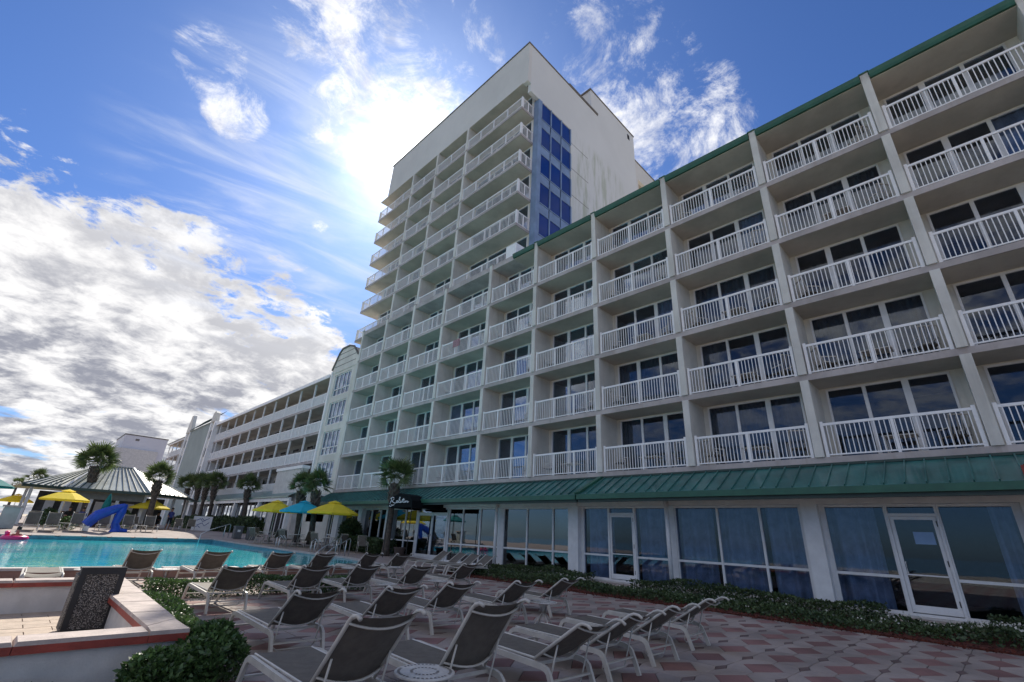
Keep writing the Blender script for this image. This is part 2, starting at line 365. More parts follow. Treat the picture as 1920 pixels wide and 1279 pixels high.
class MB:
    def __init__(s): s.v = []; s.f = []; s.mi = []; s.cur = 0
    def add(s, vs, fs):
        k = len(s.v); s.v += [tuple(p) for p in vs]
        for f in fs: s.f.append(tuple(i + k for i in f)); s.mi.append(s.cur)
        return s
    def box(s, x0, y0, z0, x1, y1, z1):
        if x0 > x1: x0, x1 = x1, x0
        if y0 > y1: y0, y1 = y1, y0
        if z0 > z1: z0, z1 = z1, z0
        return s.add([(x0, y0, z0), (x1, y0, z0), (x1, y1, z0), (x0, y1, z0), (x0, y0, z1), (x1, y0, z1), (x1, y1, z1), (x0, y1, z1)],
                     [(0, 3, 2, 1), (4, 5, 6, 7), (0, 1, 5, 4), (1, 2, 6, 5), (2, 3, 7, 6), (3, 0, 4, 7)])
    def quad(s, a, b, c, d): return s.add([a, b, c, d], [(0, 1, 2, 3)])
    def prism(s, poly, z0, z1):
        n = len(poly)
        z0s = z0 if isinstance(z0, (list, tuple)) else [z0] * n
        z1s = z1 if isinstance(z1, (list, tuple)) else [z1] * n
        vs = [(p[0], p[1], z) for p, z in zip(poly, z0s)] + [(p[0], p[1], z) for p, z in zip(poly, z1s)]
        return s.add(vs, [tuple(range(n - 1, -1, -1)), tuple(range(n, 2 * n))] + [(i, (i + 1) % n, (i + 1) % n + n, i + n) for i in range(n)])
    def extrude_y(s, poly, y0, y1):
        """poly in (x, z), extruded along y"""
        n = len(poly)
        vs = [(p[0], y0, p[1]) for p in poly] + [(p[0], y1, p[1]) for p in poly]
        return s.add(vs, [tuple(range(n)), tuple(range(2 * n - 1, n - 1, -1))] + [(i, i + n, (i + 1) % n + n, (i + 1) % n) for i in range(n)])
    def extrude_x(s, poly, x0, x1):
        n = len(poly)
        vs = [(x0, p[0], p[1]) for p in poly] + [(x1, p[0], p[1]) for p in poly]
        return s.add(vs, [tuple(range(n - 1, -1, -1)), tuple(range(n, 2 * n))] + [(i, (i + 1) % n, (i + 1) % n + n, i + n) for i in range(n)])
    def bar(s, a, b, w, h=None, up=(0, 0, 1)):
        h = h or w
        a = Vector(a); b = Vector(b); t = (b - a).normalized()
        u = Vector(up)
        if abs(t.dot(u)) > 0.98: u = Vector((1, 0, 0))
        x = t.cross(u).normalized(); y = x.cross(t).normalized()
        vs = []
        for p in (a, b):
            for i, j in ((-1, -1), (1, -1), (1, 1), (-1, 1)): vs.append(p + x * w / 2 * i + y * h / 2 * j)
        return s.add(vs, [(0, 1, 2, 3), (7, 6, 5, 4), (0, 4, 5, 1), (1, 5, 6, 2), (2, 6, 7, 3), (3, 7, 4, 0)])
    def tube(s, path, r, n=8, caps=True, flat=None, up=(0, 0, 1)):
        path = [Vector(p) for p in path]
        rr = r if isinstance(r, (list, tuple)) else [r] * len(path)
        k = len(s.v); prev = None
        for i, p in enumerate(path):
            t = (path[min(i + 1, len(path) - 1)] - path[max(i - 1, 0)]).normalized()
            u = Vector(up)
            if abs(t.dot(u)) > 0.97: u = Vector((1, 0, 0)) if prev is None else prev
            x = t.cross(u).normalized(); y = x.cross(t).normalized(); prev = y
            for j in range(n):
                a = 2 * math.pi * (j + 0.5) / n
                fx = flat[0] if flat else 1; fy = flat[1] if flat else 1
                s.v.append(tuple(p + x * math.cos(a) * rr[i] * fx + y * math.sin(a) * rr[i] * fy))
        for i in range(len(path) - 1):
            for j in range(n):
                a = k + i * n + j; b = k + i * n + (j + 1) % n
                s.f.append((a, b, b + n, a + n)); s.mi.append(s.cur)
        if caps:
            s.f.append(tuple(k + j for j in range(n - 1, -1, -1))); s.mi.append(s.cur)
            e = k + (len(path) - 1) * n
            s.f.append(tuple(e + j for j in range(n))); s.mi.append(s.cur)
        return s
    def lathe(s, prof, c, n=24):
        k = len(s.v)
        for r, z in prof:
            for j in range(n):
                a = 2 * math.pi * j / n
                s.v.append((c[0] + r * math.cos(a), c[1] + r * math.sin(a), c[2] + z))
        for i in range(len(prof) - 1):
            for j in range(n):
                a = k + i * n + j; b = k + i * n + (j + 1) % n
                s.f.append((a, b, b + n, a + n)); s.mi.append(s.cur)
        return s
    def mesh(s, name, m, smooth=False):
        me = bpy.data.meshes.new(name)
        me.from_pydata(s.v, [], s.f)
        for mm in (m if isinstance(m, (list, tuple)) else [m]): me.materials.append(mm)
        if isinstance(m, (list, tuple)): me.polygons.foreach_set('material_index', s.mi)
        if smooth: me.polygons.foreach_set('use_smooth', [True] * len(s.f))
        me.update()
        return me
    def build(s, name, m, parent=None, smooth=False, **kw):
        o = bpy.data.objects.new(name, s.mesh(name, m, smooth))
        link(o, parent)
        return tag(o, **kw)

def inst(name, me, parent, loc=(0, 0, 0), rot=None, scale=None):
    o = bpy.data.objects.new(name, me)
    o.location = loc
    if rot is not None: o.rotation_euler = rot
    if scale is not None: o.scale = scale
    COL.objects.link(o); o.parent = parent
    return o

def copy_tree(o, parent=None):
    c = o.copy(); COL.objects.link(c)
    if parent is not None: c.parent = parent
    for ch in list(o.children): copy_tree(ch, c)
    return c

def quads_mesh(name, V, m):
    """V: (n,4,3) array of quads"""
    n = V.shape[0]
    me = bpy.data.meshes.new(name)
    me.vertices.add(n * 4); me.vertices.foreach_set('co', V.reshape(-1).astype(np.float32))
    me.loops.add(n * 4); me.loops.foreach_set('vertex_index', np.arange(n * 4, dtype=np.int32))
    me.polygons.add(n); me.polygons.foreach_set('loop_start', np.arange(0, n * 4, 4, dtype=np.int32))
    me.polygons.foreach_set('loop_total', np.full(n, 4, dtype=np.int32))
    me.materials.append(m); me.update(); me.validate()
    return me

def leaves(P, size, aspect=0.5, up=0.5):
    """one folded leaf blade (kite) at each point"""
    n = len(P)
    d = rng.normal(size=(n, 3)); d[:, 2] = np.abs(d[:, 2]) * up + 0.1; d /= np.linalg.norm(d, axis=1)[:, None]
    r = rng.normal(size=(n, 3)); s = np.cross(d, r); s /= np.linalg.norm(s, axis=1)[:, None]
    L = size * rng.uniform(0.6, 1.3, n)[:, None]
    a = P; c = P + d * L
    m = P + d * L * 0.45
    b = m + s * L * aspect / 2; e = m - s * L * aspect / 2
    return np.stack([a, b, c, e], axis=1)

# ------------------------------------------------------------------ ground
HP = [(-200, 0), (17.5, 0), (24, .2), (34, .34), (39.9, .40), (42, .64), (44, .7), (900, .7)]
def hgt(y): return float(np.interp(y, [a for a, b in HP], [b for a, b in HP]))

b = MB()
b.quad((-70, -300, -0.6), (600, -300, -0.6), (600, 900, -0.6), (-70, 900, -0.6))
b.build('ground', M_SAND, kind='structure')
MB().quad((-9000, -9000, -1.1), (-69.99, -9000, -1.1), (-69.99, 9000, -1.1), (-9000, 9000, -1.1)).build('sea', M_SEA, kind='structure')
# far land to the horizon
MB().quad((600, -9000, -0.7), (9000, -9000, -0.7), (9000, 9000, -0.7), (600, 9000, -0.7)).build('far_land', M_SAND, kind='structure')

POOL_R = [(8.0, 17.8), (11.2, 18.7), (12.0, 23.1), (11.8, 24.8), (11.42, 27.3), (11.0, 30.9), (10.54, 34.3), (10.35, 39.5)]
FARY = lambda x: 39.5 - (10.35 - x) * 0.16
NEARY = 17.8
def deck():
    ys = sorted(set([17.5, 24, 34, 44, 160] + [p[1] for p in POOL_R]))
    def xr(y):
        for (xa, ya), (xb, yb) in zip(POOL_R, POOL_R[1:]):
            if ya <= y <= yb: return xa + (xb - xa) * (y - ya) / (yb - ya)
        return None
    b = MB()
    for y0, y1 in zip(ys, ys[1:]):
        if y1 <= 17.8 + 1e-6:
            b.quad((-30, y0, hgt(y0)), (40, y0, hgt(y0)), (40, y1, hgt(y1)), (-30, y1, hgt(y1)))
        elif y1 <= 39.5 + 1e-6:
            b.quad((xr(y0) + 0.3, y0, hgt(y0)), (40, y0, hgt(y0)), (40, y1, hgt(y1)), (xr(y1) + 0.3, y1, hgt(y1)))
    # beyond the pool
    yv = [39.5, 39.9, 42, 44]
    for y0, y1 in zip(yv, yv[1:]):
        b.quad((10.65, y0, hgt(y0)), (40, y0, hgt(y0)), (40, y1, hgt(y1)), (10.65, y1, hgt(y1)))
    b.quad((10.65, 42, hgt(42)), (10.65, 44, .7), (-30, 44, .7), (-30, 42, hgt(42)))
    b.add([(10.65, 39.9, hgt(39.9)), (10.65, 42, hgt(42)), (-30, 42, hgt(42)), (-30, FARY(-30) + 0.3, hgt(FARY(-30))), (10.35, 39.8, hgt(39.8))], [(0, 1, 4), (1, 2, 3, 4)])
    b.quad((-30, 44, .7), (90, 44, .7), (90, 160, .7), (-30, 160, .7))
    b.build('pool_deck', M_DECK, kind='structure')
deck()

def pool():
    ring = [(-30, NEARY)] + POOL_R + [(-30, FARY(-30))]
    tz = lambda y: max(0.25, hgt(y) + 0.03)
    out = []
    n = len(ring)
    # outward offset
    def off(i, d):
        p = Vector(ring[i]); a = Vector(ring[max(i - 1, 0)]); c = Vector(ring[min(i + 1, n - 1)])
        t = (c - a).normalized(); nr = Vector((t.y, -t.x))
        return (p.x + nr.x * d, p.y + nr.y * d)
    cb, tl = MB(), MB()
    for i in range(n - 1):
        p, q = ring[i], ring[i + 1]; po, qo = off(i, 0.36), off(i + 1, 0.36); pi, qi = off(i, -0.03), off(i + 1, -0.03)
        segs = max(1, int(round(math.dist(p, q) / 1.2))) if p[0] > -29 or q[0] > -29 else 30
        if i in (0, n - 2): segs = 34
        for k in range(segs):
            a, c = k / segs, (k + 1) / segs - 0.006
            L = lambda u, w, t: (u[0] + (w[0] - u[0]) * t, u[1] + (w[1] - u[1]) * t)
            quad = [L(pi, qi, a), L(po, qo, a), L(po, qo, c), L(pi, qi, c)]
            zz = [tz(v[1]) for v in quad]
            cb.prism(quad, [z_ - 0.06 for z_ in zz], zz)
    base = thing('swimming_pool', (5, 28, 0), 'large turquoise swimming pool with pale coping and metal hand rails', 'pool')
    base['kind'] = 'structure'; del base['category']
    cb.build('coping', M_COPING, base)
    w = MB()
    for i in range(n - 1):
        p, q = ring[i], ring[i + 1]
        tl.quad((*p, -1.5), (*q, -1.5), (*q, tz(q[1]) - 0.06), (*p, tz(p[1]) - 0.06))
        po, qo = off(i, 0.33), off(i + 1, 0.33)
        w.quad((*qo, -0.1), (*po, -0.1), (*po, tz(po[1]) - 0.06), (*qo, tz(qo[1]) - 0.06))
    tl.build('waterline_tiles', M_TILE, base)
    w.build('riser', M_RISER, base)
    wv = [(x, y, 0.185) for x, y in ring]
    MB().add(wv, [tuple(range(n))]).build('water', M_WATER, base)
pool()

# ---- patio of concrete pavers: pink diamonds, small dark lozenges, grey pieces between
def patio():
    base = thing('patio', (7, 6, 0), kind='structure')
    MB().quad((-12, -14, -0.012), (17.2, -14, -0.012), (17.2, 17.48, -0.012), (-12, 17.48, -0.012)).build('joint_bed', M_JOINT, base)
    PX, PY, OX, OY = 1.0, 0.77, 0.06, 0.56
    def shrink(poly, g=0.006):
        c = Vector((sum(p[0] for p in poly) / len(poly), sum(p[1] for p in poly) / len(poly)))
        r = []
        for p in poly:
            v = Vector(p) - c
            r.append(tuple(c + v * (1 - g / max(v.length, 0.05))))
        return r
    hx, hy = .38, .27
    sx, sy = .20, .075
    a, bb = PX / 2, PY / 2
    pink = [(hx, 0), (0, hy), (-hx, 0), (0, -hy)]
    dark = [(a + sx, bb), (a, bb + sy), (a - sx, bb), (a, bb - sy)]
    pcs = [('pink_paver', pink, M_PPINK), ('dark_paver', dark, M_PDARK)]
    for ux, uy in ((1, 1), (-1, 1), (-1, -1), (1, -1)):
        q = [(0, hy), (hx, 0), (a, 0), (a, bb - sy), (a - sx, bb), (0, bb)]
        q = [(x * ux, y * uy) for x, y in q]
        if ux * uy > 0: q = q[::-1]
        pcs.append(('grey_paver', q, M_PGREY))
    meshes = []
    for nm, poly, m in pcs:
        poly = shrink(poly, 0.007)
        ar = sum(poly[i][0] * poly[(i + 1) % len(poly)][1] - poly[(i + 1) % len(poly)][0] * poly[i][1] for i in range(len(poly)))
        if ar < 0: poly = poly[::-1]
        # bevelled rim
        c = (sum(p[0] for p in poly) / len(poly), sum(p[1] for p in poly) / len(poly))
        inn = shrink(poly, 0.006)
        k = MB(); n = len(poly)
        k.add([(*p, -0.02) for p in poly] + [(*p, -0.004) for p in poly] + [(*p, 0.0) for p in inn],
              [tuple(range(2 * n, 3 * n))] + [(i, (i + 1) % n, (i + 1) % n + n, i + n) for i in range(n)] + [(i + n, (i + 1) % n + n, (i + 1) % n + 2 * n, i + 2 * n) for i in range(n)])
        meshes.append((nm, k, m, c, k.mesh(nm, m)))
    cells = []
    for i in range(-14, 18):
        for j in range(-20, 24):
            x, y = OX + i * PX, OY + j * PY
            for t, (nm, k, m, c, me) in enumerate(meshes):
                cx, cy = x + c[0], y + c[1]
                if cy > 17.1 or cx > 15.4 or cx < -11.5 or cy < -13.5: continue
                # seen size: nearest in front of the camera first
                f = cx * 0.698 + cy * 0.716
                s = cx * 0.716 - cy * 0.698
                d2 = cx * cx + cy * cy
                inview = f > 2.2 and abs(s) < f * 1.12 and not (cx < 1.8 and cy > 5.6)
                cells.append((0 if inview else 1, d2 * (3 if t == 1 else 1), x, y, t))
    cells.sort()
    stuff = {}
    for q, (iv, d2, x, y, t) in enumerate(cells):
        nm, k, m, c, me = meshes[t]
        dz = random.uniform(-0.003, 0.002)
        if q < 300:
            o = inst(nm, me, base, (x - 7, y - 6, dz))
            o.rotation_euler = (random.uniform(-.003, .003), random.uniform(-.003, .003), 0)
        else:
            g = stuff.setdefault(m.name, (MB(), m, nm))
            g[0].add([(v[0] + x, v[1] + y, v[2] + dz) for v in k.v], k.f)
    for g, m, nm in stuff.values():
        g.build(nm.split('_')[0] + '_pavers', m, base, kind='stuff')
patio()

# ------------------------------------------------------------------ the five storey balcony wing
XW = 16.52
def ZK(k): return EYE + XW * (0.1605 + 0.1585 * k)       # floor level of storey k
WC = [-8.2, -4.3, -0.43, 3.38, 7.35, 11.28, 15.26, 19.10, 23.75, 27.6, 31.5, 35.35]
ROOFZ = EYE + XW * 0.953
XF = 17.75                                               # recessed facade
PANE_CACHE = {}

def box_mesh(name, sx, sy, sz, m):
    k = (name, round(sx, 3), round(sy, 3), round(sz, 3), m.name)
    if k not in PANE_CACHE: PANE_CACHE[k] = MB().box(0, 0, 0, sx, sy, sz).mesh(name, m)
    return PANE_CACHE[k]

def sliding_door(root, y0, y1, z0, z1, n=3, xf=XF, curtain=None, panes=True, openp=False):
    """window wall of one room: frame, panes, and what hangs behind them"""
    fr = MB(); t = 0.06
    fr.box(xf - 0.03, y0, z0, xf + 0.05, y1, z0 + 0.06).box(xf - 0.03, y0, z1 - 0.06, xf + 0.05, y1, z1)
    fr.box(xf - 0.03, y0, z0 + .06, xf + 0.05, y0 + t, z1 - .06).box(xf - 0.03, y1 - t, z0 + .06, xf + 0.05, y1, z1 - .06)
    w = (y1 - y0) / n
    wide = random.choice((1, 2)) if n > 2 else 1
    for i in range(1, n):
        tt = 0.05 if i != wide else 0.085
        fr.box(xf - 0.03, y0 + i * w - tt, z0 + .06, xf + 0.05, y0 + i * w + tt, z1 - .06)
    f = fr.build('sliding_door', M_FRAME, root)
    if panes:
        for i in range(n):
            me = box_mesh('glass_pane', 0.012, w - 0.11, z1 - z0 - 0.13, M_GLASS)
            o = bpy.data.objects.new('glass_pane', me)
            o.location = (xf + 0.005, y0 + i * w + 0.055, z0 + 0.065)
            COL.objects.link(o); o.parent = f
            o.matrix_parent_inverse = Matrix.Identity(4)
    if curtain is not None:
        cy0, cy1, m = curtain
        k = MB(); npl = max(4, int((cy1 - cy0) / 0.09)); pts = []
        for i in range(npl + 1):
            pts.append((xf + 0.16 + (0.035 if i % 2 else -0.035) + random.uniform(-.01, .01), cy0 + (cy1 - cy0) * i / npl))
        for (xa, ya), (xb, yb) in zip(pts, pts[1:]):
            k.quad((xa, ya, z0 + 0.03), (xb, yb, z0 + 0.03), (xb, yb, z1 - 0.02), (xa, ya, z1 - 0.02))
        k.build('curtain', m, root)
    return f

BAL = []          # all baluster placements: (distance, parent railing, location)
def railing(root, p0, p1, z, spans=2, h=1.07, pitch=0.115, bw=0.0115, collect=None, name='balcony_railing'):
    """one balcony railing from p0 to p1 (xy): posts, top and bottom rail; balusters are sub-parts"""
    a = Vector((p0[0], p0[1], z)); c = Vector((p1[0], p1[1], z)); d = (c - a); L = d.length; t = d / L
    k = MB()
    up = Vector((0, 0, 1))
    k.bar(a + up * (h - 0.09), c + up * (h - 0.09), 0.05, 0.075)
    k.bar(a + up * 0.07, c + up * 0.07, 0.04, 0.04)
    for i in range(spans + 1):
        q = a + d * (i / spans)
        w = 0.085 if i in (0, spans) else 0.07
        hh = h if i in (0, spans) else h - 0.1
        k.bar(q, q + up * hh, w, w, up=(1, 0, 0) if abs(t.y) > 0.5 else (0, 1, 0))
    r = k.build(name, M_RAIL, root)
    n = int(L / pitch)
    for i in range(1, n):
        s = i / n
        if any(abs(s * L - j / spans * L) < 0.05 for j in range(spans + 1)): continue
        q = a + d * s
        BAL.append((math.hypot(q.x, q.y) * 1.0 + q.z * 0.5, r, (q.x, q.y, z + 0.07), h - 0.17, root, bw))
    return r

def emit_balusters(limit_roots):
    """the nearest 300 of each building are objects, the rest one part of their building"""
    by = {}
    for q in BAL: by.setdefault(q[4].name, []).append(q)
    for nm, L in by.items():
        L.sort(key=lambda q: q[0])
        root = L[0][4]; lim = limit_roots.get(root.name, 0)
        me = MB().box(-0.0115, -0.0115, 0, 0.0115, 0.0115, L[0][3]).mesh('baluster', M_RAIL)
        rest = MB()
        for i, (d, r, p, hh, _, bw) in enumerate(L):
            if i < lim:
                o = bpy.data.objects.new('baluster', me); o.location = p
                COL.objects.link(o); o.parent = r
                o.matrix_parent_inverse = Matrix.Identity(4)
            else:
                rest.box(p[0] - bw, p[1] - bw, p[2], p[0] + bw, p[1] + bw, p[2] + hh)
        if rest.v: rest.build('balusters', M_RAIL, root, kind='stuff')
    BAL.clear()

wing = thing('balcony_hotel_wing', (XW, 15, 0), 'pale five-storey hotel wing with recessed balconies, white railings and green roof edge', 'hotel')
def build_wing():
    top = ROOFZ
    y0, y1 = WC[0], WC[-1]
    # facade wall with openings, per storey
    for k in range(5):
        z0 = ZK(k); z1 = (ZK(k + 1) - 0.2) if k < 4 else EYE + XW * 0.938
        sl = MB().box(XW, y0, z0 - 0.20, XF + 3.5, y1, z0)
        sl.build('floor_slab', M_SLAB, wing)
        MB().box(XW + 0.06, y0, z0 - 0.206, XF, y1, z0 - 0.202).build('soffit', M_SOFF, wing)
        fw = MB()
        for j in range(len(WC) - 1):
            a, c = WC[j], WC[j + 1]
            wa = a + 0.42; wb = c - 0.30
            if c - a > 4.4: wa = a + 1.0
            fw.box(XF, a, z0, XF + 0.15, wa, z1).box(XF, wb, z0, XF + 0.15, c, z1)
            fw.box(XF, wa, z1 - 0.05, XF + 0.15, wb, z1)
            cur = None
            u = random.random()
            W = wb - wa
            mt = M_SHEER if random.random() < 0.7 else M_CURT
            if u < 0.35: cur = (wa, wa + W * 0.34, mt)
            elif u < 0.6: cur = (wb - W * 0.33, wb, mt)
            elif u < 0.8: cur = (wa, wb, mt)
            sliding_door(wing, wa, wb, z0, z1 - 0.05, 3, curtain=cur)
            railing(wing, (XW + 0.07, a + 0.2), (XW + 0.07, c - 0.2), z0, 2 if j < 5 else 3)
        fw.build('facade_wall', M_WALL, wing)
        for j, y in enumerate(WC):
            zt = z1 + (0.0 if k < 4 else 0.35)
            MB().box(XW - 0.06, y - 0.12, z0 - (0 if k else 0.0), XF + 0.01, y + 0.12, zt).build('divider_wall', M_DIV, wing)
    # inside of the rooms
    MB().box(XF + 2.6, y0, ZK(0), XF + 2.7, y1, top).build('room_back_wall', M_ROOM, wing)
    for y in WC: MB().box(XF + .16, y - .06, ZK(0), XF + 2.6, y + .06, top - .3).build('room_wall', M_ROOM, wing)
    # roof and its green metal edge
    zt = EYE + XW * 0.938
    MB().box(XW - 0.0, y0, zt, XF + 12, 17.1, top).build('roof_slab', M_SOFF, wing)
    MB().box(XW, 17.1, zt, XF + 3.5, y1, top + 0.1).build('roof_slab', M_SLAB, wing)
    for j in range(len(WC) - 1):
        a, c = WC[j] + 0.14, WC[j + 1] - 0.14
        if WC[j + 1] > 19.2: break
        if c > 17.1: c = 17.1
        MB().extrude_y([(XW - 0.10, zt + 0.03), (XW - 0.14, zt + 0.14), (XW - 0.16, zt + 0.30), (XW + 0.5, zt + 0.38), (XW + 0.5, zt + 0.26), (XW - 0.02, zt + 0.20), (XW - 0.02, zt + 0.03)], a, c).build('roof_edge', M_GREENED, wing)
    for j, y in enumerate(WC):
        MB().box(XW - 0.10, y - 0.15, zt + 0.35, XF, y + 0.15, zt + 0.40).build('pillar_cap', M_GREENED if y < 17 else M_SLAB, wing)
    MB().box(XF + 0.2, y1 - 0.1, 4, XF + 3.4, y1, top).build('end_wall', M_WALL, wing)
    # white upstand where the wing roof meets the tower terrace
    MB().box(XW + 0.15, 17.15, top + 0.11, XW + 1.6, 17.35, top + 1.1).build('parapet_panel', M_RAIL, wing)
    MB().box(XW + 0.15, 17.35, top + 0.11, XW + 0.25, 18.0, top + 1.1).build('parapet_panel', M_RAIL, wing)
build_wing()

# ------------------------------------------------------------------ the tower
XT = 17.0
def ZT(k): return EYE + XT * (1.107 + 0.154 * (k - 6))
tower = thing('hotel_tower', (XT + 8, 27, 0), 'tall pale hotel tower with wraparound corner balconies and blue window strip', 'hotel')
def build_tower():
    TC = [17.62, 23.97, 28.2, 32.05, 38.0]
    yS, yE = 17.14, 36.85
    sof = EYE + XT * 1.865; topz = EYE + XT * 2.105
    XTF = XT * 1.077
    lev = {5: ROOFZ + 0.12, 6: ZT(6), 7: ZT(7), 8: ZT(8), 9: ZT(9), 10: ZT(10)}
    for k in range(5, 11):
        z0 = lev[k]; z1 = (lev[k + 1] - 0.2) if k < 10 else sof
        xr = XT if k > 5 else XW + .05
        if k > 5:
            MB().box(XT, TC[0], z0 - 0.20, XTF + 6, TC[-1], z0).build('floor_slab', M_SLAB, tower)
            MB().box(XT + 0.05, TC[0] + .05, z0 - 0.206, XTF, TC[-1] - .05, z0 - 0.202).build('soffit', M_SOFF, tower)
        else:
            MB().box(XT, 35.36, z0 - 0.20, XTF + 6, TC[-1], z0).build('floor_slab', M_SLAB, tower)
            MB().box(XT + .05, 35.4, z0 - 0.206, XTF + 1, TC[-1] - .05, z0 - 0.202).build('soffit', M_SOFF, tower)
        ncol = [23.97, 28.2, 32.05]
        for y in ncol:
            MB().box(XT - 0.04, y - 0.12, z0, XTF + .02, y + 0.12, z1).build('divider_wall', M_DIV, tower)
        fw = MB()
        edges = [17.62] + ncol + [36.85]
        for a, c in zip(edges, edges[1:]):
            wa, wb = a + 0.45, c - 0.35
            if c - a > 5: wa = a + 0.15
            fw.box(XTF, a, z0, XTF + 0.15, wa, z1).box(XTF, wb, z0, XTF + 0.15, c, z1).box(XTF, wa, z1 - .08, XTF + .15, wb, z1)
            sliding_door(tower, wa, wb, z0, z1 - 0.08, 3, xf=XTF)
        fw.build('facade_wall', M_WALL, tower)
        x_r = XT + 0.06
        railing(tower, (x_r, TC[0] + .06), (x_r, 23.80), z0, 4, pitch=0.125)
        railing(tower, (x_r, 24.14), (x_r, 28.04), z0, 2, pitch=0.125)
        railing(tower, (x_r, 28.36), (x_r, 31.9), z0, 2, pitch=0.125)
        railing(tower, (x_r, 32.2), (x_r, TC[-1] - .06), z0, 4, pitch=0.125)
        railing(tower, (x_r + .10, TC[-1] - .06), (XTF - 0.05, TC[-1] - .06), z0, 1, pitch=0.125)
        if k > 5:
            railing(tower, (x_r + .10, TC[0] + .06), (XTF - 0.02, TC[0] + .06), z0, 2, pitch=0.125)
    # soffit above the top balconies and the tall plain parapet
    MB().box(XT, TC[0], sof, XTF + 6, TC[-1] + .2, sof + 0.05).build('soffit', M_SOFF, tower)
    MB().box(XT, 17.62, sof + 0.05, XT + .35, yE, topz).build('parapet_wall', M_TOWER, tower)
    MB().box(XT, yS, sof - .08, XT + .35, 17.62, topz).build('parapet_wall', M_TOWER, tower)
    MB().box(XT + .35, yE - .3, sof + 0.05, XT * 1.54, yE, topz).build('parapet_wall', M_TOWER, tower)
    # end wall facing the camera: runs back from the corner, with openings left for the glass strip
    gx0, gx1 = XT * 1.085, XT * 1.305
    z_g = EYE + XT * 1.812
    xe = XT * 1.915
    MB().box(XT + .35, yS, z_g, XT * 1.483, yS + .3, topz).build('end_wall', M_MOULD, tower)
    MB().box(gx1, yS, 16.5, XT * 1.483, yS + .3, z_g).build('end_wall', M_MOULD, tower)
    MB().box(XT * 1.483, yS, 16.5, xe, yS + .3, EYE + XT * 2.25).build('end_wall', M_MOULD, tower)
    MB().box(XT * 1.483, yS + .3, topz - .3, XT * 1.483 + .3, yS + 9, EYE + XT * 2.25).build('penthouse_wall', M_TOWER, tower)
    MB().box(xe - .3, yS + .3, 16.5, xe, yS + 9, EYE + XT * 2.25).build('penthouse_wall', M_TOWER, tower)
    MB().box(XT + .35, yS + .3, topz - .9, XT * 1.5, yE - .3, topz - .6).build('roof_slab', M_SLAB, tower)
    MB().box(XT * 1.483 + .3, yS + .3, EYE + XT * 2.2, xe - .3, yS + 9, EYE + XT * 2.22).build('roof_slab', M_SLAB, tower)
    # rear lower block set back a little, with its open bay
    zr = EYE + XT * 2.125
    MB().box(xe, yS + .5, zr - 2.2, xe + 14, yS + .8, zr).build('rear_block_wall', M_TOWER, tower)
    MB().box(xe, yS + .5, 16.5, xe + 1.3, yS + .8, zr - 2.2).build('rear_block_wall', M_TOWER, tower)
    MB().box(xe + 5.5, yS + .5, 16.5, xe + 14, yS + .8, zr - 2.2).build('rear_block_wall', M_TOWER, tower)
    MB().box(xe + 1.3, yS + 2.2, 16.5, xe + 5.5, yS + 2.4, zr - 2.2).build('rear_recess_wall', M_TOWER, tower)
    MB().box(xe, yS + .8, zr - .6, xe + 14, yS + 6, zr - .3).build('rear_roof', M_SOFF, tower)
    # dark coping of the roofs
    e = MB()
    e.box(XT - .06, yS - .06, topz, XT + .4, yE + .06, topz + .10).box(XT + .4, yS - .06, topz, XT * 1.54, yS + .4, topz + .10)
    e.build('roof_coping', M_GREYB, tower)
    MB().box(XT + 5, yS - .08, topz + .1, XT * 1.54, yS + .3, topz + .22).build('roof_gutter', M_GREYB, tower)
    MB().box(XT * 1.475, yS - .06, EYE + XT * 2.25, xe + .06, yS + .4, EYE + XT * 2.25 + .12).build('roof_coping', M_GREYB, tower)
    MB().box(XT * 1.475, yS + .4, EYE + XT * 2.25, XT * 1.5, yS + 9, EYE + XT * 2.25 + .12).build('roof_coping', M_GREYB, tower)
    MB().box(xe + .06, yS + .44, zr, xe + 14, yS + .9, zr + .12).build('roof_coping', M_GREYB, tower)
    MB().box(XT * 1.845, yS - .012, EYE + XT * 2.185, XT * 1.868, yS + .02, EYE + XT * 2.222).build('vent_opening', M_DARK, tower)
    # horizontal score lines in the render at each floor
    for k in range(5, 11):
        z0 = lev[k] + .1
        MB().box(gx1 + .05, yS - .006, z0, XT * 1.44, yS + .02, z0 + .045).build('wall_joint', M_GREYB, tower)
    # blue glass strip
    for k in range(5, 11):
        z0 = ZT(k) if k > 5 else lev[5] - 0.9
        g0, g1 = z0 - .2, z0 + 1.56
        n1 = (ZT(k + 1) - .2) if k < 10 else z_g
        fr = MB()
        xs = [gx0 + .18, XT * 1.162, XT * 1.236, gx1]
        fr.box(gx0, yS + .02, g1, gx1, yS + .12, g1 + .07).box(gx0, yS + .02, g0 - .02, gx1, yS + .12, g0 + .05)
        for x in xs: fr.box(x - .05, yS - .02, g0 + .05, x + .05, yS + .12, g1)
        f = fr.build('window_frame', M_SPAN, tower)
        for xa, xb in zip(xs, xs[1:]):
            me = box_mesh('blue_glass', xb - xa - .1, .03, g1 - g0 - .05, M_BLUEG)
            o = bpy.data.objects.new('glass_pane', me); o.location = (xa + .05, yS + .06, g0 + .05)
            COL.objects.link(o); o.parent = f
            me2 = box_mesh('spandrel', xb - xa - .1, .05, n1 - g1 - .12, M_SPAN)
            o = bpy.data.objects.new('spandrel_panel', me2); o.location = (xa + .05, yS + .05, g1 + .08)
            COL.objects.link(o); o.parent = f
    MB().box(XTF - .03, yS - .03, 16.5, gx0 + .16, yS + .47, z_g).build('corner_post', M_SPAN, tower)
    # body behind
    MB().box(XTF + 3, yS + .4, 4, XT * 1.5, yE - .4, topz - 1).build('core_wall', M_ROOM, tower)
    MB().box(XTF + .2, yE - .3, 16.5, XT * 1.5, yE - .02, sof).build('side_wall', M_TOWER, tower)
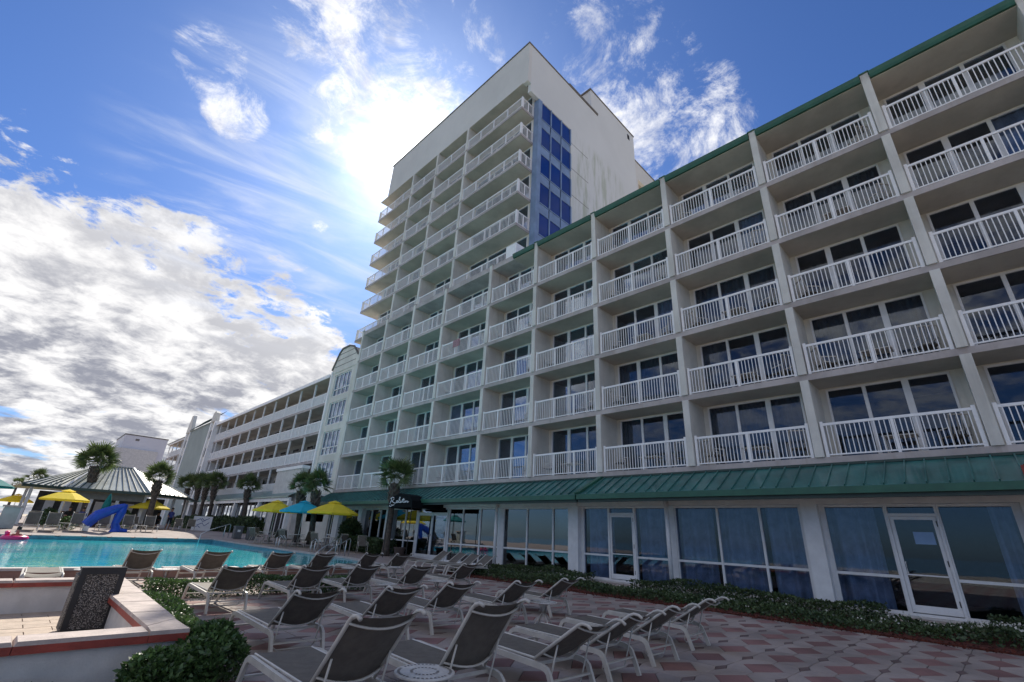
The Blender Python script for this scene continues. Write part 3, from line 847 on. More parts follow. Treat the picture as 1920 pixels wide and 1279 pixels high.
build_tower()

# ------------------------------------------------------------------ stair bay and gallery wing
def gable(X0, X1, y0, y1, zb, zt, cut=0.30):
    """mansard shaped gable: trapezoid with cut shoulders, outline in y,z"""
    w = y1 - y0
    return [(y0, zb), (y1, zb), (y1, zb + .35), (y1 - w * .2, zt - .35), (y1 - w * .3, zt), (y0 + w * .42, zt), (y0 + w * .22, zt - .3), (y0, zb + .9)]

stair = thing('stair_tower', (XT, 39, 0), 'white stair bay with tall gridded windows under a curved gable beside the balconies', 'building')
def build_stair():
    y0, y1 = 36.3, 41.1; x = XT - .1
    zb = EYE + XT * .775; zt = EYE + XT * .905
    MB().box(x, y0, 0.3, x + .35, y0 + .85, zb).build('pilaster', M_WALL, stair)
    MB().box(x, y1 - .75, 0.3, x + .35, y1, zb).build('pilaster', M_WALL, stair)
    MB().box(x - .12, y1 - .25, 0.3, x, y1, zb + .2).build('pilaster_edge', M_RAIL, stair)
    pr = gable(0, 0, y0, y1, zb, zt)
    MB().extrude_x(pr, x - .04, x + 6).build('gable_wall', M_WALL, stair)
    cap = MB()
    out = pr[2:]
    for a, c in zip(out, out[1:]):
        cap.bar((x + 2.98, a[0], a[1]), (x + 2.98, c[0], c[1]), 0.14, 6.2, up=(1, 0, 0)) if False else cap.bar((x - .1, a[0], a[1] + .03), (x - .1, c[0], c[1] + .03), .10, .14)
    cap.build('gable_trim', M_GREYB, stair)
    for zz in (zb + .55, zb + 1.15, zb + 1.7):
        MB().box(x - .055, y0 + .25 + (zz - zb) * .25, zz, x - .035, y1 - .3 - (zz - zb) * .35, zz + .05).build('siding_joint', M_GREYB, stair)
    MB().box(x + .02, y0 + .85, 0.3, x + .3, y1 - .75, 3.2).build('base_wall', M_WALL, stair)
    for k in range(5):
        z1 = zb - .25 - 2.62 * k; z0 = z1 - 2.05
        MB().box(x + .02, y0 + .85, z0 - .57 if k < 4 else 3.2, x + .3, y1 - .75, z0).build('spandrel_wall', M_WALL, stair)
        if k == 0: MB().box(x + .02, y0 + .85, z1, x + .3, y1 - .75, zb).build('spandrel_wall', M_WALL, stair)
        ya, yb = y0 + .85, y1 - .75
        fr = MB().box(x + .1, ya, z0, x + .2, yb, z0 + .08).box(x + .1, ya, z1 - .08, x + .2, yb, z1).box(x + .1, ya, z0 + .6, x + .2, yb, z0 + .68)
        nn = 4
        for i in range(nn + 1):
            yy = ya + .04 + (yb - ya - .08) * i / nn
            fr.box(x + .1, yy - .04, z0 + .08, x + .2, yy + .04, z1 - .08)
        f = fr.build('stair_window', M_GREYB if False else M_FRAME, stair)
        for i in range(nn):
            w = (yb - ya - .08) / nn
            o = bpy.data.objects.new('glass_pane', box_mesh('stair_pane', .012, w - .08, z1 - z0 - .16, M_GLASS))
            o.location = (x + .15, ya + .08 + w * i, z0 + .08); COL.objects.link(o); o.parent = f
        k2 = MB(); npl = 22
        for i in range(npl):
            a = ya + (yb - ya) * i / npl; c = ya + (yb - ya) * (i + 1) / npl
            k2.quad((x + .34 + .04 * (i % 2), a, z0), (x + .34 + .04 * ((i + 1) % 2), c, z0), (x + .34 + .04 * ((i + 1) % 2), c, z1), (x + .34 + .04 * (i % 2), a, z1))
        k2.build('blind', mat('pale_blind', (0.22, 0.21, 0.23), .9, .1), stair)
    MB().box(x + .35, y0, .3, x + 6, y1, zb - .1).build('inner_wall', M_WALL, stair) if False else None
    MB().box(x + .36, y0, .3, x + 6, y0 + .3, zb).build('side_wall', M_WALL, stair)
    MB().box(x + .36, y1 - .3, .3, x + 6, y1, zb).build('side_wall', M_WALL, stair)
    MB().box(x + .36, y0 + .3, zb - .3, x + 6, y1 - .3, zb - .05).build('roof_slab', M_SLAB, stair)
    MB().box(x + 1.2, y0 + .3, .3, x + 1.3, y1, zb).build('inner_wall', M_ROOM, stair)
build_stair()

def gallery(name, label, y0, y1, posts, zshift=0.0, floors=4, hip=False):
    g = thing(name, (XT, (y0 + y1) / 2, 0), label, 'building')
    rt = [EYE + XT * v for v in (.223, .376, .528, .683)]       # rail tops
    roof = EYE + XT * .775
    for k in range(floors):
        zf = rt[k] - 1.02
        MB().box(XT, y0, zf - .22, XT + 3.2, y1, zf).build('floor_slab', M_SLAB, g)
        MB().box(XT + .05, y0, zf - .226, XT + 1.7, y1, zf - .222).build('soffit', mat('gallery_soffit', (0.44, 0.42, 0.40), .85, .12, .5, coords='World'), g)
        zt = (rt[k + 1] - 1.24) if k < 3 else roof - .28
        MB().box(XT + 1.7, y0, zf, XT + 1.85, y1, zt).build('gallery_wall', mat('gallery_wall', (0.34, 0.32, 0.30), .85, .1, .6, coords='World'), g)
        yy = posts[0]
        for a, c in zip(posts, posts[1:]):
            railing(g, (XT + .06, a + .05), (XT + .06, c - .05), zf, 4, h=1.05, pitch=0.105, bw=0.019)
            MB().box(XT + 1.66, a + .6, zf, XT + 1.70, a + 1.5, zf + 2.05).build('room_door', M_GREYB, g)
            MB().box(XT + 1.66, a + 1.8, zf + .7, XT + 1.70, c - .4, zf + 2.0).build('room_window', M_BLUEG if False else mat('dim_window', (0.02, 0.022, 0.028), .1, .1), g)
        for a in posts:
            MB().box(XT - .02, a - .06, zf, XT + .12, a + .06, zt).build('post', M_RAIL, g)
    MB().box(XT - .25, y0, roof - .28, XT + 3.2, y1, roof - .05).build('roof_slab', M_SOFF, g)
    MB().box(XT - .32, y0, roof - .30, XT - .25, y1, roof + .02).build('roof_edge', M_RAIL, g)
    MB().box(XT + 3.2, y0, .7, XT + 3.3, y1, roof).build('back_wall', M_WALL, g)
    # ground floor: green roof, pale beam, posts and glass
    zt, ze = EYE + XT * .18, EYE + XT * .135
    MB().add([(XT - 1.6, y0, ze), (XT, y0, zt), (XT, y1, zt), (XT - 1.6, y1, ze), (XT - 1.6, y0, ze - .12), (XT - 1.6, y1, ze - .12)],
             [(0, 3, 2, 1), (0, 4, 5, 3)]).build('canopy_roof', M_GREEN, g)
    MB().box(XT - 1.5, y0, ze - .40, XT - 1.3, y1, ze - .13).build('canopy_beam', M_FRAME, g)
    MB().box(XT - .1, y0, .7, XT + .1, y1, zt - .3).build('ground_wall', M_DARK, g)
    for i in range(int((y1 - y0) / 1.25)):
        yy = y0 + .6 + i * 1.25
        MB().box(XT - .22, yy - .05, .7, XT - .1, yy + .05, ze - .3).build('mullion', M_FRAME, g)
        o = bpy.data.objects.new('glass_pane', box_mesh('gal_pane', .012, 1.13, ze - 1.1, M_GLASSC))
        o.location = (XT - .16 - XT, yy + .06 - (y0 + y1) / 2, .72); COL.objects.link(o); o.parent = g
    for a in posts[::2]:
        MB().box(XT - 1.5, a - .15, .6, XT - 1.2, a + .15, ze - .4).build('canopy_post', M_FRAME, g)
    return g
posts1 = [41.15 + i * 3.49 for i in range(11)] + [77.6]
gal1 = gallery('gallery_wing', 'long four-storey wing with open access galleries and white railings left of the stair bay', 41.12, 77.7, posts1)
posts2 = [95.5 + i * 3.5 for i in range(4)] + [109.0]
gal2 = gallery('gallery_wing', 'far short end wing with open galleries under a hipped grey roof', 95.3, 109.2, posts2)
rz = EYE + XT * .775
MB().add([(XT - .5, 95.0, rz), (XT - .5, 109.8, rz), (XT + 6, 109.8, rz), (XT + 6, 95, rz), (XT + 2.6, 97, rz + 1.6), (XT + 2.6, 106, rz + 1.6)],
         [(0, 1, 5, 4), (1, 2, 5), (2, 3, 4, 5), (3, 0, 4)]).build('hipped_roof', M_GREYROOF, gal2)

tower2 = thing('stair_tower', (XT, 86, 0), 'far stair tower with blank grey-green wall between two white gabled fins', 'building')
def build_tower2():
    zb = EYE + XT * .80; zt = EYE + XT * .955
    for y0, y1, zt in ((77.75, 80.2, EYE + XT * .885), (92.3, 95.2, EYE + XT * .965)):
        MB().box(XT - .5, y0, .7, XT + 3, y0 + .45, zb).build('pilaster', M_RAIL, tower2)
        MB().box(XT - .5, y1 - .45, .7, XT + 3, y1, zb).build('pilaster', M_RAIL, tower2)
        MB().box(XT - .3, y0 + .45, .7, XT - .1, y1 - .45, zb).build('recess_wall', M_WALL, tower2)
        MB().extrude_x([(y0, zb), (y1, zb), (y1 - .3, zb + 1.2), (y1 - 1.0, zt + .1), (y0 + 1.0, zt + .1), (y0 + .3, zb + 1.2)], XT - .55, XT - .05).build('gable_wall', M_WALL, tower2)
        for k in range(4):
            z = zb - 1.2 - 2.6 * k
            MB().box(XT - .34, y0 + .6, z - 1.2, XT - .30, y1 - .6, z).build('window', mat('dim_window', (0.02, 0.022, 0.028), .1, .1), tower2)
    MB().box(XT - .4, 80.2, .7, XT + 3, 92.3, zb + .2).build('blank_wall', mat('grey_green_wall', (0.33, 0.38, 0.36), .85, .06, .4, coords='World'), tower2)
    k = MB()
    k.add([(XT - .7, 80.2, zb + .1), (XT - .7, 92.3, zb + .1), (XT + 1.2, 92.3, zb + 2.1), (XT + 1.2, 80.2, zb + 2.1)], [(0, 1, 2, 3)])
    k.build('mansard_roof', mat('mansard_metal', (0.13, 0.19, 0.20), .5, .12, 1.0, coords='World'), tower2)
    for i in range(13):
        y = 80.6 + i * .93
        MB().bar((XT - .72, y, zb + .1), (XT + 1.18, y, zb + 2.12), .05, .06).build('roof_seam', M_SEAM, tower2)
build_tower2()

# white block in front of the gallery
wb = thing('entrance_block', (XT - 1, 44, 0), 'plain white two-storey block projecting from the gallery behind the umbrellas', 'building')
MB().box(XT - .9, 41.2, .5, XT - .35, 46.9, EYE + XT * .27).build('wall', M_WHITEW, wb)
MB().box(XT - .98, 41.1, EYE + XT * .27, XT - .3, 47.0, EYE + XT * .285).build('parapet_cap', M_FRAME, wb)
MB().box(XT - .93, 42.2, .75, XT - .9, 45.6, 2.9).build('doorway', M_DARK, wb)
for y in (42.2, 43.3, 44.4, 45.5): MB().box(XT - .97, y - .05, .75, XT - .93, y + .05, 2.9).build('door_frame', M_FRAME, wb)

# ------------------------------------------------------------------ restaurant at ground level
rest = thing('restaurant_podium', (XT, 14, 0), 'ground floor restaurant front of white framed glass under a green standing seam metal roof', 'restaurant')
GH = 2.86; MIDZ = 1.05
def build_rest():
    X = XT
    yA, yB = -9.0, 36.3
    def base(y): return 0.18
    # beam, plinth
    MB().box(X - .285, yA, GH, X + .3, yB, 3.14).build('beam', M_FRAME, rest)
    MB().box(X - .07, yA, 3.14, X + .3, yB, 4.0).build('beam_shadow_board', M_GREENED, rest)
    MB().box(X - .15, yA, -.1, X + .25, yB, .17).build('plinth', M_WHITEW, rest)
    MB().box(X - .05, yA, .17, X + .05, yB, .25).build('sill', M_FRAME, rest)
    # pilasters and drain pipes
    for y0, y1 in ((3.78, 4.22), (12.6, 13.12), (-1.0, -.45), (27.4, 27.8), (30.9, 31.4), (34.2, 35.0)):
        MB().box(X - .30, y0, .0, X + .05, y1, GH - .001).build('pillar', M_FRAME, rest)
    MB().box(X - .36, 12.62, GH, X - .29, 12.98, 3.15).build('pillar', M_FRAME, rest)
    for y in (8.55, 17.5):
        MB().tube([(X - .36, y, .25), (X - .36, y, 3.2)], .075, 12).build('downpipe', M_RAIL, rest, smooth=True)
    # bays: list of mullion positions; doors are (y0,y1)
    bays = [(-9, -5, None), (-5, -1.05, None), (-.32, 1.10, None), (2.21, 3.68, None), (4.32, 5.49, None), (5.49, 6.86, None), (6.86, 8.40, None),
            (8.70, 10.05, None), (11.26, 12.50, None), (13.15, 14.17, 'c'), (14.17, 15.74, 'c'), (15.74, 17.3, 'c'),
            (17.65, 19.02, 'c'), (19.02, 20.43, 'c'), (20.43, 21.6, 'c'), (24.7, 25.89, 'c'), (25.89, 27.4, 'c'),
            (27.8, 28.88, 'c'), (28.88, 30.0, 'c'), (30.0, 30.9, 'c'), (31.4, 32.6, 'c'), (32.6, 34.2, 'c'), (35.0, 36.2, 'c')]
    for y0, y1, kind in bays:
        m = M_GLASSC if kind else M_GLASS
        fr = MB()
        t = .035
        fr.box(X - .05, y0 + .001, .25, X + .05, y0 + t, GH).box(X - .05, y1 - t, .25, X + .05, y1 - .001, GH)
        fr.box(X - .045, y0 + t, MIDZ - .035, X + .045, y1 - t, MIDZ + .035)
        fr.box(X - .045, y0 + t, GH - .07, X + .045, y1 - t, GH)
        f = fr.build('window', M_FRAME, rest)
        for a, c in ((.25, MIDZ - .035), (MIDZ + .035, GH - .07)):
            o = bpy.data.objects.new('glass_pane', box_mesh('pane', .012, y1 - y0 - 2 * t, c - a, m))
            o.location = (X, y0 + t, a); COL.objects.link(o); o.parent = f
    for y0, y1 in ((-1.05, -.999), (-.451, -.321), (3.681, 3.779), (4.221, 4.319), (8.41, 8.69), (12.501, 12.599), (13.121, 13.149), (17.301, 17.649), (21.601, 21.649), (24.651, 24.699), (27.801, 27.82), (34.9, 35.0)):
        MB().box(X - .06, y0, .25, X + .06, y1, GH).build('jamb', M_FRAME, rest)
    def door(y0, y1, label, leaves_=1, zt=2.55):
        fr = MB().box(X - .07, y0 + .06, GH - .069, X + .05, y1 - .06, GH).box(X - .08, y0 + .001, .17, X + .06, y0 + .06, GH).box(X - .08, y1 - .06, .17, X + .06, y1 - .001, GH)
        fr.box(X - .075, y0 + .06, zt, X + .055, y1 - .06, zt + .07).box(X - .075, y0 + .06, .17, X + .055, y1 - .06, .22)
        f = fr.build('door_frame', M_FRAME, rest)
        o = bpy.data.objects.new('glass_pane', box_mesh('transom', .012, y1 - y0 - .12, GH - .14 - zt, M_GLASS))
        o.location = (X, y0 + .06, zt + .07); COL.objects.link(o); o.parent = f
        w = (y1 - y0 - .12) / leaves_
        for i in range(leaves_):
            a = y0 + .06 + w * i; c = a + w
            d = MB().box(X - .05, a + .005, .23, X, a + .09, zt - .005).box(X - .05, c - .09, .23, X, c - .005, zt - .005)
            d.box(X - .05, a + .09, .23, X, c - .09, .42).box(X - .05, a + .09, zt - .09, X, c - .09, zt - .005)
            dd = d.build('door', M_FRAME, rest)
            o = bpy.data.objects.new('glass_pane', box_mesh('door_pane', .01, w - .18, zt - .51, M_GLASS))
            o.location = (X - .03, a + .09, .42); COL.objects.link(o); o.parent = dd
            hb = MB()
            yh = (c - .12) if leaves_ == 1 or i == 0 else a + .12
            hb.tube([(X - .05, yh, 1.15), (X - .12, yh, 1.15), (X - .12, yh, 1.42), (X - .05, yh, 1.42)], .012, 6)
            if leaves_ == 1: hb.bar((X - .09, a + .09, 1.12), (X - .09, c - .09, 1.12), .03, .03)
            o = hb.build('handle', M_RAIL); o.parent = dd
            for zh in (.45, 1.35, 2.3):
                hh = MB().box(X - .065, a + .01, zh, X - .05, a + .03, zh + .14); o = hh.build('hinge', M_BLACK); o.parent = dd
        return f
    door(1.10, 2.21, '')
    door(10.05, 11.26, '')
    door(21.7, 24.6, '', 2)
    # notice on the right hand door
    MB().box(X - .055, 1.30, 1.86, X - .045, 1.72, 2.16).build('notice', mat('notice_paper', (0.25, 0.40, 0.62), .5, .05), rest)
    # threshold steps
    for y0, y1 in ((.7, 2.6), (9.8, 11.6), (21.4, 24.9)):
        MB().box(X - 1.0, y0, -.05, X - .16, y1, .12).build('door_step', M_COPTOP, rest)
    # curtains behind the right hand bays
    def drape(a, c):
        k = MB(); n = int((c - a) / .055); x = X + .28; ph = random.random() * 6
        pts = [(x + .10 * math.sin(i * 0.95 + ph + 1.5 * math.sin(i * .23)) + .03 * math.sin(i * .31), a + (c - a) * i / n) for i in range(n + 1)]
        for (xa, ya), (xb, yb) in zip(pts, pts[1:]): k.quad((xa, ya, .2), (xb, yb, .2), (xb, yb, GH), (xa, ya, GH))
        k.build('curtain', M_CURT, rest, smooth=True)
    for a, c in ((-9, -5.2), (-4.8, .15), (2.5, 3.7), (4.3, 5.4), (5.55, 6.95), (7.1, 8.6), (8.7, 10.0), (11.15, 12.5)): drape(a, c)
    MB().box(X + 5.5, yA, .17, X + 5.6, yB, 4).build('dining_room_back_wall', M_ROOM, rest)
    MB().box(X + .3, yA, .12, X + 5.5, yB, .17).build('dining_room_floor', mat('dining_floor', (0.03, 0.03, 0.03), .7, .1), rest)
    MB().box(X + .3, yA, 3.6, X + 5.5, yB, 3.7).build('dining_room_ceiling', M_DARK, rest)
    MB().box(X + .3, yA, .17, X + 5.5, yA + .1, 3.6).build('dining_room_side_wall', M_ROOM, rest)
    # the metal roof: three runs, a hip between, panels each with its seam
    zt, ze, xe = 3.93, 3.20, 15.25
    xt = XW + .02
    def run(ya, yb, pitch, hipa=0, hipb=0, dx=0.0):
        n = max(1, int(round((yb - ya) / pitch)))
        p = (yb - ya) / n
        for i in range(n):
            a, c = ya + i * p, ya + (i + 1) * p
            k = MB()
            ta, tc = a, c
            if hipa and i == 0: pass
            k.add([(xe + dx, a, ze), (xe + dx, c - .03, ze), (xt, tc - .03, zt), (xt, ta, zt), (xe + dx, a, ze - .03), (xe + dx, c - .03, ze - .03)],
                  [(0, 3, 2, 1), (0, 1, 5, 4)])
            k.bar((xe + dx, c - .015, ze + .022), (xt, tc - .015, zt + .022), .03, .05)
            k.build('roof_panel', M_GREEN, rest)
        MB().box(xe + dx - .10, ya, ze - .20, xe + dx + .02, yb, ze - .02).build('gutter', M_GREENED, rest)
        MB().box(xe + dx, ya, ze - .30, xe + dx + .10, yb, ze - .201).build('eave_board', M_SEAM, rest)  # dark board colour doubles as the shadow line under the gutter
        MB().add([(xe + dx + .1, ya, ze - .29), (xe + dx + .1, yb, ze - .29), (X - .05, yb, ze - .06), (X - .05, ya, ze - .06)], [(0, 1, 2, 3)]).build('eave_soffit', M_SOFF, rest)
    run(-9.0, 11.5, .42)
    run(11.6, 35.9, .42, dx=.05)
    k = MB(); k.bar((xe - .02, 11.55, ze + .03), (xt, 11.30, zt + .05), .26, .07); k.build('hip_cap', M_GREENED, rest)
    k = MB(); k.add([(xe + .05, 35.9, ze), (xt, 35.9, zt), (xt, 37.6, ze)], [(0, 2, 1)]); k.build('roof_end', M_GREEN, rest)
    MB().box(xt - .03, -9, zt, xt + .4, 35.9, zt + .07).build('flashing', M_SEAM, rest)
build_rest()

# black entrance awning with script lettering
aw = thing('entrance_awning', (15.8, 23.1, 2.7), 'black canvas entrance awning with white script lettering near the palm', 'awning')
def build_awning():
    ya, yb, x0, x1, z0 = 21.9, 24.2, 14.62, 16.9, 2.72
    pts = [(ya, z0), (ya, z0 + .35), (ya + .35, z0 + .6), ((ya + yb) / 2, z0 + .74), (yb - .35, z0 + .6), (yb, z0 + .35), (yb, z0)]
    k = MB(); n = len(pts)
    vs = [(x0, p[0], p[1]) for p in pts] + [(x1, p[0], p[1]) for p in pts]
    k.add(vs, [tuple(range(n - 1, -1, -1))] + [(i, i + 1, i + 1 + n, i + n) for i in range(n - 1)])
    k.build('canopy', M_AWN, aw)
    fr = MB()
    for y in (ya + .05, yb - .05):
        fr.tube([(x0 + .05, y, .1), (x0 + .05, y, z0)], .022, 8)
        fr.tube([(x0 + .05, y, z0), (x1, y, z0)], .018, 8)
    fr.build('frame', M_BLACK, aw)
    # script word drawn as strokes in (u, v): u to the right as read, v up
    W = [[(0.02, .72), (.10, .86), (.20, .84), (.22, .66), (.12, .50), (.04, .44)], [(.12, .50), (.20, .36), (.30, .26), (.36, .30)], [(.08, .80), (.07, .50), (.02, .22)],
         [(.40, .40), (.46, .46), (.44, .52), (.38, .48), (.37, .36), (.42, .31), (.47, .33)],
         [(.47, .33), (.56, .60), (.58, .84), (.54, .86), (.52, .60), (.52, .34), (.56, .31)],
         [(.57, .32), (.64, .50), (.68, .38), (.64, .31), (.60, .33)],
         [(.69, .34), (.76, .60), (.77, .74), (.76, .50), (.76, .34), (.80, .31)], [(.70, .60), (.83, .62)],
         [(.84, .46), (.81, .36), (.86, .31), (.90, .38), (.87, .47), (.84, .46)],
         [(.92, .46), (.92, .31), (.92, .40), (.98, .47), (1.0, .38), (1.0, .31), (1.07, .40)],
         [(.04, .10), (.00, .02), (.06, -.06), (.14, .0), (.12, .10), (.20, .06), (.28, .12)]]
    L = MB()
    # front face x = x0, read from -x side: u runs towards -y
    y_start, wd, zc, hh = yb - .12, 1.9, z0 + .03, .62
    for st in W:
        pp = []
        for u, v in st: pp.append((x0 - .012, y_start - u * wd * .92, zc + .06 + v * hh * .85))
        L.tube(pp, .021, 6)
    L.build('lettering', M_INK, aw)
build_awning()

# ------------------------------------------------------------------ pavilion bar and background
pav = thing('bar_pavilion', (5, 56, .7), 'open poolside bar pavilion under a pale hipped metal roof', 'pavilion')
def build_pav():
    z = 3.5
    fl, frr, bl, br = (2.2, 51.2), (7.55, 49.6), (1.2, 64), (9.5, 62)
    rl, rr = (4.06, 54.6, 5.6), (6.35, 54.2, 5.6)
    A = (2.2, 51.3, z); B = (7.55, 49.8, z); Cc = (13.2, 60.0, z); D = (-1.2, 62, z); L0 = (-.2, 50.5, z)
    def face(poly, name='roof_plane'):
        return MB().add(poly, [tuple(range(len(poly)))]).build(name, M_GREYROOF, pav)
    face([A, B, rr, rl])
    face([L0, A, rl])
    face([B, (10.8, 52.6, z), (13.2, 60, z), (9, 60, 5.2), rr])
    face([L0, rl, (5, 60, 5.4), D])
    face([(13.2, 60, z), D, (5, 60, 5.4), (9, 60, 5.2)])
    def seams(e0, e1, r0, r1, n):
        for i in range(n + 1):
            t = i / n
            a = Vector(e0).lerp(Vector(e1), t); c = Vector(r0).lerp(Vector(r1), t)
            MB().bar(a + Vector((0, 0, .03)), c + Vector((0, 0, .02)), .045, .05).build('roof_seam', M_SEAM, pav)
    seams(A, B, rl, rr, 12)
    seams(L0, A, (3.2, 53.8, 5.1), rl, 6)
    seams(B, (10.8, 52.6, z), rr, (7.2, 55.5, 5.5), 8)
    e = MB()
    for p, q in ((L0, A), (A, B), (B, (10.8, 52.6, z)), ((10.8, 52.6, z), Cc)):
        e.bar(Vector(p) - Vector((0, 0, .1)), Vector(q) - Vector((0, 0, .1)), .1, .2)
    e.build('eave_board', M_SEAM, pav)
    h = MB()
    h.bar(Vector(B) + Vector((0, 0, .05)), Vector(rr) + Vector((0, 0, .06)), .16, .06).bar(Vector(A) + Vector((0, 0, .05)), Vector(rl) + Vector((0, 0, .06)), .16, .06).bar(Vector(rl) + Vector((0, 0, .06)), Vector(rr) + Vector((0, 0, .06)), .16, .06)
    h.bar(Vector(rr) + Vector((0, 0, .05)), (12, 57.5, 3.75), .14, .06)
    h.build('ridge_cap', M_RAIL, pav)
    # fascia below the eave, posts, counter, back bar
    MB().add([(2.5, 51.9, 3.4), (7.3, 50.5, 3.4), (7.3, 50.5, 2.75), (2.5, 51.9, 2.75)], [(0, 3, 2, 1)]).build('fascia_panel', mat('fascia_grey', (0.22, 0.22, 0.19), .8, .1), pav)
    for x, y in ((.4, 52), (2.5, 52.1), (4.1, 51.6), (5.7, 51.1), (7.4, 50.7), (10, 53.5), (12, 58), (.2, 58)):
        MB().box(x - .1, y - .1, .7, x + .1, y + .1, 3.4).build('post', M_FRAME, pav)
    MB().add([(2.3, 52.3, .7), (7.5, 50.9, .7), (7.5, 50.9, 1.75), (2.3, 52.3, 1.75), (2.3, 52.9, 1.75), (7.5, 51.5, 1.75)], [(0, 1, 2, 3), (3, 2, 5, 4)]).build('counter', M_WOODB, pav)
    MB().box(1, 57.5, .7, 10, 57.7, 3.3).build('back_wall', mat('pavilion_back', (0.10, 0.10, 0.10), .9, .2), pav)
    for i in range(7):
        MB().box(1.6 + i * 1.1, 57.35, 1.0, 2.2 + i * 1.1, 57.48, 2.7).build('louvre_panel', M_FRAME, pav)
build_pav()

bgb = thing('white_apartment_block', (16, 150, 0), 'plain white block rising far behind the bar pavilion roof', 'building')
MB().box(13.6, 150, 0, 22.6, 165, 20.6).build('wall', mat('white_block', (0.62, 0.62, 0.66), .8, .04, .2, coords='World'), bgb)
MB().box(10.4, 149, 0, 13.6, 165, 17.2).build('side_wall', M_WHITEW, bgb)
MB().box(13.6, 149.2, 0, 21.2, 149.98, 17.3).build('lower_wall', M_WHITEW, bgb)
MB().box(13.5, 149.9, 20.6, 22.7, 165, 20.85).build('parapet_cap', M_GREYB, bgb)
MB().box(15.9, 149.94, 19.4, 16.7, 149.99, 19.9).build('vent', M_GREYB, bgb)
for i in range(9): MB().box(8.6, 149.6 + .1, 8 + i * 1.05, 10.4, 150.4, 8.5 + i * 1.05).build('louvre', M_FRAME, bgb)

# ------------------------------------------------------------------ palms
def frond_mesh(seed, n=19, L=0.82, pet=0.66):
    r = random.Random(seed)
    k = MB(); k.cur = 0
    # petiole along +x, arching down
    P = [(pet * t, 0, -.10 * t * t) for t in (0, .35, .7, 1)]
    k.tube(P, [.022, .018, .014, .010], 5)
    bx, bz = pet, -.10
    for i in range(n):
        a = (i / (n - 1) - .5) * 2 * 1.75
        ll = L * (1 - .32 * abs(a) / 1.75) * r.uniform(.85, 1.1)
        ca, sa = math.cos(a), math.sin(a)
        w = .030
        pts = []
        dro = r.uniform(.08, .30)
        for t in (0, .45, .8, 1.0):
            x = bx + ca * ll * t * (1 - .1 * t); y = sa * ll * t * (1 - .1 * t); z = bz - dro * ll * t * t * t + .10 * abs(sa) * t
            pts.append((x, y, z))
        ww = [w * .5, w, w * .7, .003]
        nx, ny = -sa, ca
        vs = []
        for (x, y, z), q in zip(pts, ww):
            vs.append((x + nx * q, y + ny * q, z + q * .5)); vs.append((x - nx * q, y - ny * q, z - q * .2))
        k.add(vs, [(0, 1, 3, 2), (2, 3, 5, 4), (4, 5, 7, 6)])
    return k.mesh('frond', M_FROND)
FRONDS = [frond_mesh(s) for s in range(4)]

def palm(x, y, z0, trunk_z, R_, label, top_dx=0.0, top_dy=0.0, boots=True, n=30, rt=.17, group='palm trees around the pool'):
    t = thing('palm_tree', (x, y, z0), label, 'palm tree', group)
    H = trunk_z - z0
    path = []
    rad = []
    N = 9
    for i in range(N + 1):
        s = i / N
        path.append((top_dx * s ** 1.3, top_dy * s ** 1.3, H * s))
        rr = rt * (1.25 - .35 * s)
        if s < .08: rr *= 1.25
        if boots and s > .68: rr = rt * (1.05 + .55 * math.sin((s - .68) / .32 * math.pi * .8))
        rad.append(rr)
    o = MB().tube(path, rad, 12).build('trunk', M_TRUNK, smooth=True); o.parent = t
    if boots:
        k = MB()
        for i in range(46):
            s = .70 + .30 * (i / 46); a = i * 2.4
            cx, cy = top_dx * s ** 1.3, top_dy * s ** 1.3
            rr = rt * (1.05 + .55 * math.sin((s - .68) / .32 * math.pi * .8))
            b0 = Vector((cx + math.cos(a) * rr * .9, cy + math.sin(a) * rr * .9, H * s - .05))
            b1 = b0 + Vector((math.cos(a) * .10, math.sin(a) * .10, .20))
            k.tube([b0, (b0 + b1) / 2 + Vector((math.cos(a) * .03, math.sin(a) * .03, 0)), b1], [.05, .04, .018], 5)
        o = k.build('leaf_bases', M_BOOT); o.parent = t
    top = Vector((top_dx, top_dy, H))
    sc = R_ / 1.45 * .88
    r = random.Random(int(x * 31 + y * 7))
    n = int(n * 1.15); top.z += .32
    for i in range(n):
        a = i * 2.39996 + r.uniform(-.2, .2)
        u = (i + .5) / n
        el = math.radians(82 - 100 * u ** .95 + r.uniform(-10, 10))
        s = sc * r.uniform(.85, 1.08) * (1.0 if el > -.3 else .9)
        o = inst('frond', FRONDS[i % 4], t, top + Vector((math.cos(a) * .05, math.sin(a) * .05, .15 * (1 - u))), (r.uniform(-1.2, 1.2), -el, a), (s, s, s))
    return t
palm(15.45, 25.2, .2, 4.15, 1.55, 'palm with shaggy trunk in front of the black entrance awning', 0, 0, n=26)
palm(14.45, 33.0, .45, 3.85, 1.35, 'right-hand palm of the close pair behind the turquoise umbrella', -.3, 0, n=26)
palm(14.3, 34.9, .5, 3.85, 1.30, 'left-hand palm of the close pair behind the turquoise umbrella', -.4, 0, n=26)
palm(15.6, 51.0, .7, 4.6, 1.45, 'lone palm in front of the gallery canopy beside the grey bins', -.4, 0, n=28)
palm(15.3, 62.0, .7, 5.2, 1.75, 'rightmost palm of the dark row before the far gallery', -.3, 0, n=24)
palm(15.2, 65.5, .7, 5.2, 1.75, 'second palm from the right in the dark row before the far gallery', -.2, 0, n=24)
palm(15.4, 69.5, .7, 5.4, 1.85, 'third palm from the right in the dark row before the far gallery', -.3, 0, n=24)
palm(15.3, 74.0, .7, 5.4, 1.95, 'leftmost palm of the dark row before the far gallery', -.4, 0, n=24)
palm(4.0, 52.0, .7, 5.3, 2.0, 'tall leaning palm in front of the bar pavilion roof', -.45, 0, n=34, rt=.20)
palm(7.9, 49.4, .7, 4.5, 1.55, 'stout palm at the right corner of the bar pavilion', -.2, 0, n=32, rt=.20)
